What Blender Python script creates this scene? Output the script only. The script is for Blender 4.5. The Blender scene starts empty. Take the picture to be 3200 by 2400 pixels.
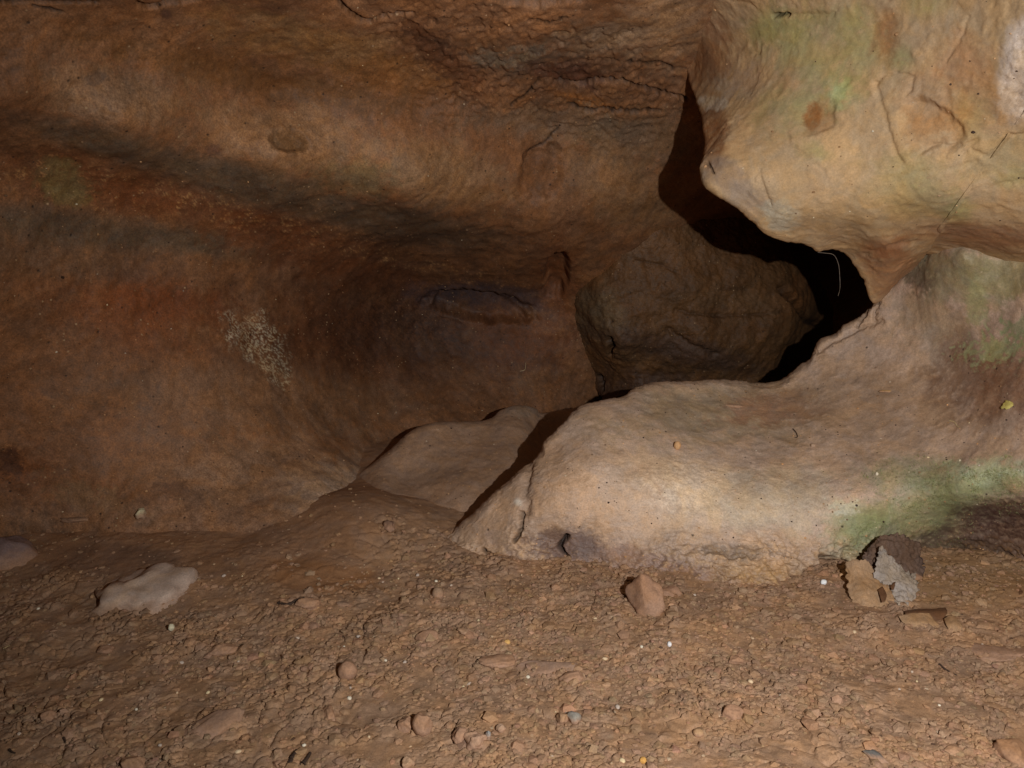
import bpy, math, random
import numpy as np
from mathutils import Vector

# ------------------------------------------------------------------ camera, world, light
F = 2511.0                      # focal length in photo pixels (3200 wide)
PITCH = math.radians(12.0)
CAM = np.array([0.0, 0.0, 0.80])
scn = bpy.context.scene
col = scn.collection

cd = bpy.data.cameras.new('camera'); cam = bpy.data.objects.new('camera', cd); col.objects.link(cam)
cam.location = CAM; cam.rotation_euler = (math.radians(90) - PITCH, 0, 0)
cd.sensor_width = 36.0; cd.lens = F * 36.0 / 3200.0; cd.clip_start = 0.02; cd.clip_end = 100
scn.camera = cam

w = bpy.data.worlds.new('World'); scn.world = w; w.use_nodes = True
nt = w.node_tree; bg = nt.nodes['Background']
sky = nt.nodes.new('ShaderNodeTexSky'); sky.sky_type = 'NISHITA'; sky.sun_disc = False
sky.sun_elevation = math.radians(4); sky.sun_rotation = math.radians(180)
nt.links.new(sky.outputs[0], bg.inputs[0]); bg.inputs[1].default_value = 0.006

# the photographer's hand lamp, held to the right of the lens: the only real light in the cave
ld = bpy.data.lights.new('hand_lamp', 'SPOT'); lamp = bpy.data.objects.new('hand_lamp', ld); col.objects.link(lamp)
ld.energy = 108.0; ld.color = (0.99, 0.98, 0.98); ld.shadow_soft_size = 0.009
ld.spot_size = math.radians(136); ld.spot_blend = 1.0
LP = Vector((0.36, 0.02, 0.88)); lamp.location = LP
lamp.rotation_euler = (Vector((0.55, 2.0, 0.46)) - LP).to_track_quat('-Z', 'Y').to_euler()

scn.view_settings.view_transform = 'Standard'; scn.view_settings.look = 'None'
scn.view_settings.exposure = 0.0; scn.view_settings.gamma = 1.0

# ------------------------------------------------------------------ helpers
sp, cp = math.sin(PITCH), math.cos(PITCH)
FW = np.array([0, cp, -sp]); UP = np.array([0, sp, cp]); RT = np.array([1.0, 0, 0])
def P(u, v, d):
    """a point of the place, from photo pixel and distance in metres"""
    u = np.asarray(u, float); v = np.asarray(v, float); d = np.asarray(d, float)
    r = FW + ((u - 1600) / F)[..., None] * RT - ((v - 1200) / F)[..., None] * UP
    return CAM + d[..., None] * r
def floor_d(v, z=0.0):
    return (CAM[2] - z) / (sp + (v - 1200) / F * cp)
def uv_of(p):
    q = p - CAM; d = q @ FW
    return 1600 + F * (q @ RT) / d, 1200 - F * (q @ UP) / d, d

def h3(ix, iy, iz, seed):
    h = (ix.astype(np.uint32) * np.uint32(374761393) + iy.astype(np.uint32) * np.uint32(668265263)
         + iz.astype(np.uint32) * np.uint32(2147483647 - 61) + np.uint32(seed * 7919 + 13))
    h ^= h >> np.uint32(13); h *= np.uint32(1274126177); h ^= h >> np.uint32(16)
    h *= np.uint32(2246822519); h ^= h >> np.uint32(13)
    return h
def noise(p, s, seed=0):
    """gradient noise, about -1..1"""
    q = p * s + 1000.37; i = np.floor(q).astype(np.int64); f = q - i
    w_ = f * f * f * (f * (f * 6 - 15) + 10); out = 0
    for dx in (0, 1):
        wx = w_[..., 0] if dx else 1 - w_[..., 0]
        for dy in (0, 1):
            wy = w_[..., 1] if dy else 1 - w_[..., 1]
            for dz in (0, 1):
                wz = w_[..., 2] if dz else 1 - w_[..., 2]
                h = h3(i[..., 0] + dx, i[..., 1] + dy, i[..., 2] + dz, seed)
                gx = (h & np.uint32(1023)) / 511.5 - 1; gy = ((h >> np.uint32(10)) & np.uint32(1023)) / 511.5 - 1
                gz = ((h >> np.uint32(20)) & np.uint32(1023)) / 511.5 - 1
                out = out + wx * wy * wz * (gx * (f[..., 0] - dx) + gy * (f[..., 1] - dy) + gz * (f[..., 2] - dz))
    return out * 1.5
def fbm(p, s, o=4, seed=0, g=0.5):
    a, t, n = 1.0, 0, 0
    for k in range(o):
        t = t + a * noise(p, s * 2.03 ** k, seed + k * 17); n += a; a *= g
    return t / n * 1.3
def ridged(p, s, o=3, seed=0):
    a, t, n = 1.0, 0, 0
    for k in range(o):
        t = t + a * (1 - np.abs(noise(p, s * 2.1 ** k, seed + k * 31)) * 2); n += a; a *= 0.5
    return t / n
def cells(x, y, s, seed=0):
    """2-D Voronoi: nearest distance, second nearest, id (0..1) of the nearest"""
    X = x * s; Y = y * s; ix = np.floor(X).astype(np.int64); iy = np.floor(Y).astype(np.int64)
    f1 = np.full(X.shape, 9.0); f2 = f1.copy(); idv = np.zeros(X.shape)
    for dx in (-1, 0, 1):
        for dy in (-1, 0, 1):
            h = h3(ix + dx, iy + dy, iy * 0 + 7, seed)
            px = ix + dx + (h & np.uint32(1023)) / 1023.0; py = iy + dy + ((h >> np.uint32(10)) & np.uint32(1023)) / 1023.0
            d = np.hypot(X - px, Y - py); cid = ((h >> np.uint32(20)) & np.uint32(1023)) / 1023.0
            n1 = d < f1
            f2 = np.where(n1, f1, np.minimum(f2, d)); idv = np.where(n1, cid, idv); f1 = np.where(n1, d, f1)
    return f1, f2, idv
def ss(a, b, x):
    t = np.clip((x - a) / (b - a), 0, 1); return t * t * (3 - 2 * t)
def tps(pts, u, v):
    """thin-plate surface through (u, v, value)"""
    pts = np.array(pts, float); X = pts[:, :2] / 1000; n = len(X)
    def k(r2): return 0.5 * r2 * np.log(r2 + 1e-9)
    r2 = ((X[:, None] - X[None]) ** 2).sum(-1)
    A = np.zeros((n + 3, n + 3)); A[:n, :n] = k(r2) + np.eye(n) * 1e-4
    A[:n, n] = 1; A[:n, n + 1:] = X; A[n, :n] = 1; A[n + 1:, :n] = X.T
    c = np.linalg.solve(A, np.concatenate([pts[:, 2], np.zeros(3)]))
    U = u.ravel() / 1000; V = v.ravel() / 1000; out = c[n] + c[n + 1] * U + c[n + 2] * V
    for i in range(n):
        out = out + c[i] * k((U - X[i, 0]) ** 2 + (V - X[i, 1]) ** 2)
    return out.reshape(u.shape)
def dist_poly(u, v, poly):
    best = np.full(u.shape, 1e9)
    for (a, b), (c, d) in zip(poly[:-1], poly[1:]):
        L = (c - a) ** 2 + (d - b) ** 2 + 1e-9
        t = np.clip(((u - a) * (c - a) + (v - b) * (d - b)) / L, 0, 1)
        best = np.minimum(best, np.hypot(u - a - t * (c - a), v - b - t * (d - b)))
    return best
def curve(pts, n):
    """smooth (Catmull-Rom) resampling of control rows, about evenly spaced in the picture"""
    pts = np.array(pts, float); out = []
    q = np.vstack([2 * pts[0] - pts[1], pts, 2 * pts[-1] - pts[-2]])
    for i in range(1, len(q) - 2):
        a, b, c, d = q[i - 1:i + 3]
        for t in np.linspace(0, 1, 24, endpoint=False):
            out.append(0.5 * (2 * b + (c - a) * t + (2 * a - 5 * b + 4 * c - d) * t * t + (3 * b - a - 3 * c + d) * t ** 3))
    out = np.array(out + [pts[-1]])
    s = np.concatenate([[0], np.cumsum(np.hypot(*(np.diff(out[:, :2], axis=0).T)))])
    t = np.linspace(0, s[-1], n)
    return np.stack([np.interp(t, s, out[:, k]) for k in range(out.shape[1])], 1)
def lin(r, g, b):
    c = np.array([r, g, b], float) / 255
    return np.where(c <= 0.04045, c / 12.92, ((c + 0.055) / 1.055) ** 2.4)

def grid_normals(G):
    a = np.gradient(G, axis=0); b = np.gradient(G, axis=1); n = np.cross(a, b)
    n /= np.linalg.norm(n, axis=-1, keepdims=True) + 1e-12
    if (n * (CAM - G)).sum(-1).mean() < 0: n = -n
    return n
def mesh_from(name, verts, faces, mats, rgb=None, parent=None, smooth=True, extra=None):
    me = bpy.data.meshes.new(name)
    verts = np.asarray(verts, np.float32).reshape(-1, 3); faces = np.asarray(faces, np.int32); k = faces.shape[1]
    me.vertices.add(len(verts)); me.vertices.foreach_set('co', verts.ravel())
    me.loops.add(faces.size); me.loops.foreach_set('vertex_index', faces.ravel())
    me.polygons.add(len(faces)); me.polygons.foreach_set('loop_start', np.arange(0, faces.size, k, dtype=np.int32))
    me.polygons.foreach_set('loop_total', np.full(len(faces), k, np.int32))
    me.polygons.foreach_set('use_smooth', np.full(len(faces), smooth, bool))
    if rgb is not None:
        at = me.color_attributes.new('Col', 'FLOAT_COLOR', 'POINT')
        c = np.ones((len(verts), 4), np.float32); c[:, :3] = np.asarray(rgb).reshape(-1, 3); at.data.foreach_set('color', c.ravel())
    me.update(); me.validate()
    me.materials.append(mats)
    o = bpy.data.objects.new(name, me); col.objects.link(o); o.parent = parent
    return o
def grid_faces(nr, nc):
    i = np.arange(nr * nc).reshape(nr, nc)
    return np.stack([i[:-1, :-1], i[:-1, 1:], i[1:, 1:], i[1:, :-1]], -1).reshape(-1, 4)
def grid_obj(name, G, rgb, m):
    return mesh_from(name, G, grid_faces(*G.shape[:2]), m, rgb)
def tag(o, label=None, cat=None, group=None, kind=None):
    if label: o['label'] = label
    if cat: o['category'] = cat
    if group: o['group'] = group
    if kind: o['kind'] = kind
    return o

def blob(U, V, wp, cu, cv, ru, rv, rot=0, soft=0.5, ragged=0.5):
    """ragged patch mask; wp = a noise field that frays its edge"""
    a = math.radians(rot); x = U - cu; y = V - cv
    X = (x * math.cos(a) + y * math.sin(a)) / ru; Y = (-x * math.sin(a) + y * math.cos(a)) / rv
    r = np.sqrt(X * X + Y * Y) + wp * ragged
    return 1 - ss(1 - soft, 1 + soft * 0.4, r)
def mixc(C, m, c, k=1.0):
    return C * (1 - (m * k)[..., None]) + np.asarray(c) * (m * k)[..., None]

# ------------------------------------------------------------------ materials
def rock_mat(name, rough=0.85, var=0.35, fine=260.0, bump=0.6, bdist=0.004, specks=0.0, speck_col=(0.55, 0.42, 0.28),
             pits=0.0, use_attr=True, colour=(0.2, 0.12, 0.07), spec=0.3, streak=None, hue=0.25, grain=0.25):
    m = bpy.data.materials.new(name); m.use_nodes = True; t = m.node_tree; N = t.nodes; L = t.links
    b = N['Principled BSDF']; b.inputs['Roughness'].default_value = rough; b.inputs['Specular IOR Level'].default_value = spec
    tc = N.new('ShaderNodeTexCoord'); vec = tc.outputs['Object']
    if streak:
        mp = N.new('ShaderNodeMapping'); mp.inputs['Scale'].default_value = streak; L.new(vec, mp.inputs[0]); vec = mp.outputs[0]
    def nz(s, d=4, r=0.6, dis=0.0):
        n = N.new('ShaderNodeTexNoise'); n.inputs['Scale'].default_value = s; n.inputs['Detail'].default_value = d
        n.inputs['Roughness'].default_value = r; n.inputs['Distortion'].default_value = dis; L.new(vec, n.inputs['Vector']); return n
    def mr(src, a, b_, c, d):
        n = N.new('ShaderNodeMapRange'); n.inputs['From Min'].default_value = a; n.inputs['From Max'].default_value = b_
        n.inputs['To Min'].default_value = c; n.inputs['To Max'].default_value = d; L.new(src, n.inputs['Value']); return n.outputs[0]
    def math_(op, x, y):
        n = N.new('ShaderNodeMath'); n.operation = op
        for k, s in ((0, x), (1, y)):
            if isinstance(s, (int, float)): n.inputs[k].default_value = s
            else: L.new(s, n.inputs[k])
        return n.outputs[0]
    def mix(fac, a, c, mode='MIX'):
        n = N.new('ShaderNodeMix'); n.data_type = 'RGBA'; n.blend_type = mode
        if isinstance(fac, (int, float)): n.inputs['Factor'].default_value = fac
        else: L.new(fac, n.inputs['Factor'])
        for k, s in ((6, a), (7, c)):
            if isinstance(s, tuple): n.inputs[k].default_value = (*s, 1) if len(s) == 3 else s
            else: L.new(s, n.inputs[k])
        return n.outputs[2]
    if use_attr:
        at = N.new('ShaderNodeAttribute'); at.attribute_name = 'Col'; base = at.outputs['Color']
    else:
        rg = N.new('ShaderNodeRGB'); rg.outputs[0].default_value = (*colour, 1); base = rg.outputs[0]
    big = nz(9, 5, 0.62, 0.4); med = nz(45, 5, 0.65, 0.3); fin = nz(fine, 3, 0.7)
    f1 = mr(big.outputs['Fac'], 0.3, 0.7, 1 - var, 1 + var)
    f2 = mr(med.outputs['Fac'], 0.3, 0.7, 1 - var * 0.7, 1 + var * 0.7)
    f3 = mr(fin.outputs['Fac'], 0.25, 0.75, 1 - grain, 1 + grain)
    f = math_('MULTIPLY', math_('MULTIPLY', f1, f2), f3)
    cc = N.new('ShaderNodeCombineColor'); [L.new(f, cc.inputs[k]) for k in range(3)]
    c1 = mix(1.0, base, cc.outputs[0], 'MULTIPLY')
    # warm / cool drift
    hn = nz(17, 4, 0.6, 0.6)
    warm = mix(mr(hn.outputs['Fac'], 0.4, 0.6, 0, 1), (1.0 + hue * 0.35, 1.0, 1.0 - hue * 0.7), (1.0 - hue * 0.3, 1.0, 1.0 + hue * 0.5))
    c2 = mix(1.0, c1, warm, 'MULTIPLY')
    h = math_('ADD', math_('MULTIPLY', med.outputs['Fac'], 0.8), math_('MULTIPLY', fin.outputs['Fac'], 0.35))
    if specks:
        vo = N.new('ShaderNodeTexVoronoi'); vo.inputs['Scale'].default_value = 95; L.new(vec, vo.inputs['Vector'])
        gate = mr(nz(14, 3).outputs['Fac'], 0.5, 0.62, 0, 1)
        sep = N.new('ShaderNodeSeparateColor'); L.new(vo.outputs['Color'], sep.inputs[0])
        rare = mr(sep.outputs[0], 1 - specks, 1 - specks + 0.02, 0, 1)
        sm = math_('MULTIPLY', math_('MULTIPLY', mr(vo.outputs['Distance'], 0.16, 0.30, 1, 0), rare), gate)
        c2 = mix(sm, c2, speck_col); h = math_('ADD', h, math_('MULTIPLY', sm, 0.6))
    if pits:
        vo = N.new('ShaderNodeTexVoronoi'); vo.inputs['Scale'].default_value = 60; vo.inputs['Randomness'].default_value = 1
        L.new(vec, vo.inputs['Vector'])
        sep = N.new('ShaderNodeSeparateColor'); L.new(vo.outputs['Color'], sep.inputs[0])
        rare = mr(sep.outputs[1], 1 - pits, 1 - pits + 0.02, 0, 1)
        pm = math_('MULTIPLY', mr(vo.outputs['Distance'], 0.10, 0.24, 1, 0), rare)
        c2 = mix(math_('MULTIPLY', pm, 0.8), c2, (0.02, 0.012, 0.008)); h = math_('SUBTRACT', h, math_('MULTIPLY', pm, 1.5))
    L.new(c2, b.inputs['Base Color'])
    bp = N.new('ShaderNodeBump'); bp.inputs['Strength'].default_value = bump; bp.inputs['Distance'].default_value = bdist
    L.new(h, bp.inputs['Height']); L.new(bp.outputs[0], b.inputs['Normal'])
    L.new(mr(med.outputs['Fac'], 0.3, 0.7, rough - 0.08, min(1, rough + 0.08)), b.inputs['Roughness'])
    return m

M_wall = rock_mat('wall_rock', rough=0.66, var=0.26, specks=0.14, speck_col=(0.42, 0.27, 0.14), pits=0.08, bump=0.3, hue=0.16, grain=0.45, spec=0.35)  # specks also paint the wall's golden glints into the colour
M_soil = rock_mat('soil', rough=0.95, var=0.16, specks=0.05, speck_col=(0.45, 0.34, 0.22), bump=0.5, fine=420, hue=0.12, spec=0.1)
M_hang = rock_mat('overhang_rock', rough=0.8, var=0.14, pits=0.012, bump=0.14, bdist=0.003, hue=0.14, grain=0.18)
M_slab = rock_mat('slab_rock', rough=0.62, spec=0.5, var=0.16, specks=0.04, speck_col=(0.6, 0.48, 0.33), pits=0.03, bump=0.4, hue=0.12, grain=0.26)

# ------------------------------------------------------------------ cave wall and ceiling
wall_ctrl = [
 (-1900,-600,.8),(-1900,600,.95),(-1900,1700,1.15),(-1900,2600,1.2), (-700,-600,1.0),(-700,0,1.1),(-700,600,1.25),(-700,1200,1.45),(-700,1700,1.6),(-700,2200,1.65),
 (0,-500,1.15),(0,0,1.38),(0,200,1.45),(0,330,1.47),(0,450,1.60),(0,800,1.70),(0,1200,1.85),(0,1500,1.93),(0,1690,1.97),(0,2000,2.0),
 (400,-500,1.25),(400,0,1.52),(400,130,1.62),(400,230,1.66),(400,380,1.66),(400,450,1.72),(400,540,1.84),(400,700,1.97),(400,1000,2.02),(400,1300,2.04),(400,1550,2.02),(400,1720,1.96),(400,2000,1.98),
 (850,-500,1.35),(850,-100,1.55),(850,20,1.66),(850,200,1.90),(850,280,1.98),(850,400,1.94),(850,520,1.95),(850,600,2.03),(850,690,2.20),(850,800,2.34),(850,1000,2.42),(850,1250,2.36),(850,1450,2.22),(850,1620,2.03),(850,1750,1.91),(850,2000,1.85),
 (1030,1540,2.18),(1040,1620,2.05),(1060,1740,1.94),(1060,1900,1.90),(1180,1620,2.22),
 (1300,-500,1.45),(1300,0,1.72),(1300,200,2.0),(1300,330,2.12),(1300,500,2.13),(1300,630,2.22),(1300,690,2.36),(1300,780,2.68),(1300,900,2.9),(1300,1100,2.98),(1300,1270,2.88),(1220,1400,2.75),(1280,1520,2.5),(1350,1620,2.4),(1300,1750,2.3),(1300,2000,2.2),
 (1700,-500,1.5),(1700,0,1.76),(1700,270,2.18),(1700,400,2.35),(1700,550,2.42),(1700,700,2.52),(1700,800,2.72),(1700,900,2.99),(1700,1050,3.06),(1700,1200,3.10),(1850,1100,3.14),(1700,1400,3.0),(1700,1650,2.6),(1700,2000,2.5),
 (2050,-500,1.5),(2050,0,1.80),(2050,250,2.22),(2050,450,2.45),(2050,650,2.66),(2050,800,2.92),(2050,1100,3.5),(2050,1500,3.4),
 (2500,-500,1.7),(2500,0,2.0),(2500,250,2.5),(2500,500,2.75),(2500,700,3.15),(2500,900,4.0),(2500,1100,4.3),(2500,1500,3.9),
 (3000,-500,1.9),(3000,300,2.8),(3000,900,4.4),(3000,1500,3.9),(3900,-500,2.0),(3900,500,2.8),(3900,1500,3.6),(3900,2200,3.2),(2500,2200,3.0)]
def wall_depth(u, v): return tps(wall_ctrl, u, v)
us = np.concatenate([np.linspace(-1900, -40, 200, endpoint=False), np.linspace(-40, 2620, 700, endpoint=False), np.linspace(2620, 3900, 100)])
vs = np.concatenate([np.linspace(-700, -20, 90, endpoint=False), np.linspace(-20, 1850, 500, endpoint=False), np.linspace(1850, 2700, 50)])
V, U = np.meshgrid(vs, us, indexing='ij')
D = wall_depth(U, V)
G = P(U, V, D); Nn = grid_normals(G)
w1 = fbm(G, 6, 4, 3); w2 = fbm(G, 22, 4, 9); w3 = fbm(G, 80, 3, 15); w4 = fbm(G, 260, 2, 19)
flaky = blob(U, V, w1, 1720, 220, 620, 230, 8, 0.6, 0.4)
smooth = np.clip(blob(U, V, w1, 700, 1300, 900, 330, 0, 0.6, 0.3), 0, 1)
amp = 1 - 0.65 * smooth
h = 0.013 * w1 + 0.0035 * w2 * amp + 0.0009 * w3 * amp + 0.0003 * w4
h -= 0.004 * np.clip(fbm(G, 55, 3, 333) - 0.32, 0, 1) * (1 - smooth)
# flaking layers: terraces that step along tilted bands
q = (G @ np.array([0.25, 0.35, 0.9])) * 34 + w1 * 2.6 + w2 * 1.1
ter = (np.floor(q) + ss(0.72, 1.0, q - np.floor(q)))- q
h += ter * 0.008 * flaky
rg = ridged(G, 26, 3, 40)
h += flaky * 0.006 * rg
# strata lines that drag the surface on the bulge
wallcracks = [([(1740,255),(1800,262),(1900,248),(1960,252),(2000,268),(2070,290),(2145,306)], 5, 0.022),
 ([(430,12),(455,22),(500,18),(560,10),(620,2)], 7, 0.03), ([(1040,-10),(1075,30),(1120,60),(1160,70),(1215,50),(1290,42)], 5, 0.02),
 ([(0,8),(150,6),(300,2)], 4, 0.01), ([(1780,330),(1850,345),(1930,340),(2060,345)], 5, 0.012),
 ([(1690,250),(1640,290),(1600,330)], 4, 0.008), ([(1960,190),(2020,200),(2070,195),(2100,215)], 4, 0.01),
 ([(1650,60),(1720,70),(1770,50)], 4, 0.008), ([(1740,400),(1700,450),(1650,470)], 4, 0.006), ([(105,20),(170,32),(200,40)], 4, 0.007)]
ju = U + 5 * w3 + 14 * w2; jv = V + 5 * fbm(G, 90, 2, 77) + 12 * w2
crk = np.zeros(U.shape)
for poly, wd, dp in wallcracks:
    a = np.array(poly); mk = (U > a[:, 0].min() - 60) & (U < a[:, 0].max() + 60) & (V > a[:, 1].min() - 60) & (V < a[:, 1].max() + 60)
    e = np.exp(-(dist_poly(ju[mk], jv[mk], poly) / wd) ** 2); h[mk] -= dp * e; crk[mk] = np.maximum(crk[mk], e)
# shallow dents at the frame top, their black shade painted further down, hollow scars
def hollow(cu, cv, ru, rv, dp, rot=0, ragged=0.25):
    global h
    m_ = blob(U, V, w2, cu, cv, ru, rv, rot, 0.35, ragged); h -= dp * m_; return m_
hole1_shade = hollow(1690, -2, 135, 24, 0.05, 0, 0.3)
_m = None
hole2_shade = hollow(575, -2, 50, 16, 0.04, 0, 0.4)
hollow(905, 440, 62, 38, 0.018, 10); hollow(1690, 540, 70, 100, 0.02, 25); hollow(1740, 860, 40, 70, 0.05, 10)
hollow(1500, 960, 170, 45, 0.05, 8)
G = G + Nn * h[..., None]

C = np.ones(U.shape + (3,)) * lin(128, 88, 58)
cw = w1 * 0.5 + w2 * 0.6 + w3 * 0.55 + w4 * 0.25
C = mixc(C, ss(-0.1, 0.9, w1 + 0.3 * w2), lin(140, 98, 62), 0.6)
def pw(cu, cv, ru, rv, rot, c, k=0.8, soft=0.6, rag=0.75):
    global C
    C = mixc(C, blob(U, V, cw, cu, cv, ru, rv, rot, soft, rag) * np.clip(0.92 + 0.45 * w3 + 0.45 * w4, 0.2, 1.08), lin(*c), k)
# ceiling: ochre / greyer zones
pw(300,100,600,110,8,(138,96,62)); pw(980,130,320,80,10,(150,112,70)); pw(1500,60,500,80,3,(158,112,76),0.8)
pw(800,250,600,60,12,(112,76,42),0.8); pw(1250,230,260,80,5,(128,86,46),0.7)
pw(1700,200,420,110,8,(112,82,60),0.7); pw(1900,110,190,60,0,(150,126,100),0.7,0.7,0.9); pw(1600,180,160,50,5,(130,116,96),0.8,0.5,1.1)
pw(1400,190,160,60,40,(88,52,32),0.7,0.4,1.2); pw(1750,220,220,40,12,(86,50,34),0.8,0.4,1.2); pw(1830,320,120,30,12,(150,96,48),0.8,0.4,1.0)
pw(1730,380,260,70,4,(120,98,76),0.7)
pw(2000,430,200,110,10,(104,88,68),0.6); pw(1950,600,260,120,30,(138,104,70),0.7)
pw(2090,60,170,160,10,(172,138,104),0.8,0.8)
# the bulge
pw(350,300,300,110,12,(146,112,80),0.8); pw(900,430,420,110,12,(150,112,76),0.8); pw(1350,540,300,110,15,(150,114,78),0.8)
pw(1130,560,140,70,0,(124,110,78),0.6,0.6,0.9)
# rounder darker scars
pw(300,245,40,26,0,(96,80,70),0.6,0.6,1.2); pw(905,440,64,40,10,(104,76,46),0.75,0.4,0.8); pw(665,470,26,20,0,(98,62,48),0.6,0.6,1.2)
pw(1690,555,70,95,25,(110,72,42),0.65,0.4,0.9); pw(520,48,20,18,0,(84,56,42),0.8,0.4,0.5)
# grey band under the bulge: its shade painted into the rock colour
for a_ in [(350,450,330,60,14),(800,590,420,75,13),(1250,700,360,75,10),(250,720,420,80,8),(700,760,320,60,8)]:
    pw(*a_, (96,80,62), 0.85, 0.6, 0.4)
# rust
for a_ in [(250,560,360,90,14),(620,660,300,55,12),(430,960,330,170,20),(900,760,300,90,10),(1050,1050,260,160,10),(1600,1060,200,110,5),(1750,900,80,160,0),(1150,860,250,60,10)]:
    pw(*a_, (122,72,40), 0.75, 0.7, 0.7)
pw(1250, 1020, 540, 310, 0, (56,33,20), 0.92, 0.95, 0.4)  # shade of the deep recess painted into the wall colour
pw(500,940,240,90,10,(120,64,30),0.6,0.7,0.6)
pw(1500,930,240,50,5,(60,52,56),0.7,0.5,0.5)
pw(190,560,110,60,25,(124,112,72),0.7,0.5,1.0); pw(220,620,70,35,10,(140,116,70),0.7,0.4,1.1)
pw(200,820,420,70,6,(104,84,64),0.5)
# the lower, dusted wall
pw(750,1250,560,130,4,(136,102,74),0.7); pw(850,1480,520,150,2,(152,116,86),0.85); pw(1250,1520,300,120,0,(138,108,84),0.7)
pw(1060,1590,190,140,0,(218,190,160),0.9,0.95,0.3); pw(250,1400,400,110,0,(132,92,62),0.6)
pw(1000,1740,220,60,0,(146,98,54),0.7)
for a_ in [(60,1480,110,120,0),(330,1560,240,70,5),(500,1640,260,60,10)]: pw(*a_, (120,72,38),0.7,0.6,1.0)
pw(560,1540,90,40,20,(78,48,32),0.7,0.4,1.3); pw(110,1650,80,50,0,(60,46,36),0.7,0.5,1.3); pw(30,1440,40,60,0,(70,44,32),0.8,0.5,1.3)
pw(330,1570,160,50,15,(132,100,60),0.6,0.5,1.4)
pw(700,1640,900,120,2,(148,112,84),0.8,0.9,0.5); pw(1150,1600,300,110,0,(156,122,96),0.7,0.9,0.5)
# lichen crust, golden glints painted as pale grains
crust = blob(U, V, w2, 800, 1060, 100, 70, 35, 0.4, 0.9); crust = np.maximum(crust, blob(U, V, w2, 860, 1130, 50, 70, -20, 0.4, 0.9))
cr = np.clip(w3 * 1.5 + w4 * 4 + 0.0, 0, 1) * crust; C = mixc(C, cr, lin(186, 172, 142), 0.65)
edge = ss(0.18, 0.5, w2 + w3) * np.clip(blob(U, V, w1, 800, 690, 900, 45, 14, 0.5, 0.3) + blob(U, V, w1, 250, 580, 300, 90, 14, 0.5, 0.3), 0, 1)
C = mixc(C, edge * np.clip(w4 * 3 + 0.2, 0, 1), lin(190, 146, 92), 0.55)
C = mixc(C, np.maximum(hole1_shade, hole2_shade), lin(16, 8, 6), 0.97)  # crevice shadow painted near-black on the ceiling
C = mixc(C, crk, lin(28, 18, 12), 0.9)  # shade of the undercut cracks painted as dark lines
C *= (1 + 0.22 * w3 + 0.16 * w4 + 0.15 * ridged(G, 40, 3, 700) - 0.06)[..., None]
C = np.clip(C, 0.004, 0.9)
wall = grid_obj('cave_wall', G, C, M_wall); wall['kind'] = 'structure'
tag(wall, 'smooth brown and rust cave wall curving into the low ceiling')

# ------------------------------------------------------------------ ground
ny = 620; nx = 1000
vv = np.concatenate([np.linspace(1395, 2480, 520), np.linspace(2485, 5200, 100)])[::-1]
yy = CAM[1] + floor_d(vv) * (cp - (vv - 1200) / F * sp)
aa = np.concatenate([np.linspace(-1.75, -1, 60, endpoint=False), np.linspace(-1, 1, nx - 120), np.linspace(1, 1.75, 61)[1:]]); A, Y = np.meshgrid(aa, yy)
X = A * (0.72 * Y + 0.25) + 0.0
G = np.stack([X, Y, np.zeros_like(X)], -1)
def ground_base(x, y):
    p = np.stack([x, y, np.zeros_like(x)], -1)
    z = 0.018 * fbm(p, 2.2, 3, 51)
    z = z + 0.02 * ss(0.75, 1.25, x) * ss(1.35, 1.7, y)                    # bank on the right
    z = z + 0.015 * ss(1.85, 2.5, y) * ss(-0.6, -0.2, x)                        # rises to the back
    return z
def ground_z(x, y):
    return ground_base(np.atleast_1d(np.asarray(x, float)), np.atleast_1d(np.asarray(y, float)))
z = ground_base(X, Y)
n1 = fbm(G, 9, 4, 60); n2 = fbm(G, 40, 3, 63); n3 = fbm(G, 150, 3, 66)
wx = X + 0.006 * n2; wy = Y + 0.006 * fbm(G, 45, 3, 71)
U0, V0, D0 = uv_of(G)
rough_ = ss(-0.5, 0.5, n1 + 0.25 * (1.9 - Y)) 
smooth_l = ss(0.15, 0.9, fbm(G, 3.5, 2, 90) + 0.35)
z += 0.006 * n1 + 0.0016 * n2 + 0.0004 * n3
hs = 0
for s, a, sd in ((22, 0.0050, 1), (44, 0.0060, 2), (84, 0.0046, 3)):
    f1, f2, cid = cells(wx, wy, s, sd)
    e = f2 - f1
    dome = ss(0.03, 0.15, e) * (0.25 + 0.75 * cid) - 0.9 * (1 - ss(0.0, 0.10, e)) * (cid > 0.35)
    gate = ss(0.45, 0.85, fbm(G, s * 0.22, 2, 80 + sd) + 0.50)
    hs = hs + a * dome * gate
gap = np.clip(wall_depth(np.clip(U0, -850, 1250), V0) - D0, 0, 1); near = (1 - ss(0.0, 0.30, gap)) * (1 - ss(1150, 1500, U0))
nearw = near
z += hs * (0.45 + 0.75 * rough_) * (1 - 0.8 * near) * ss(1590, 1720, V0 + 60 * n1) + 0.024 * near ** 1.3 + 0.05 * blob(U0, V0, n1 * 0.5, 1150, 1650, 280, 100, 0, 0.95, 0.4)
G[..., 2] = z
ug, vg, dg = uv_of(G)
C = np.ones(X.shape + (3,)) * lin(160, 127, 99)
C = mixc(C, ss(0.0, 0.6, n1), lin(152, 121, 97), 0.7)
C = mixc(C, ss(0.1, 0.5, fbm(G, 5, 3, 97)), lin(163, 128, 98), 0.7)
f1, f2, cid = cells(wx, wy, 52, 2)
C *= (0.88 + 0.24 * cid)[..., None]
f1, f2, cid = cells(wx, wy, 105, 3)
C *= (0.92 + 0.16 * cid)[..., None]
C = mixc(C, ss(0.93, 0.95, cid) * ss(0.5, 0.3, f1), lin(170, 140, 110), 0.7)
C = mixc(C, near, lin(148, 112, 84), 0.85)
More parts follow.
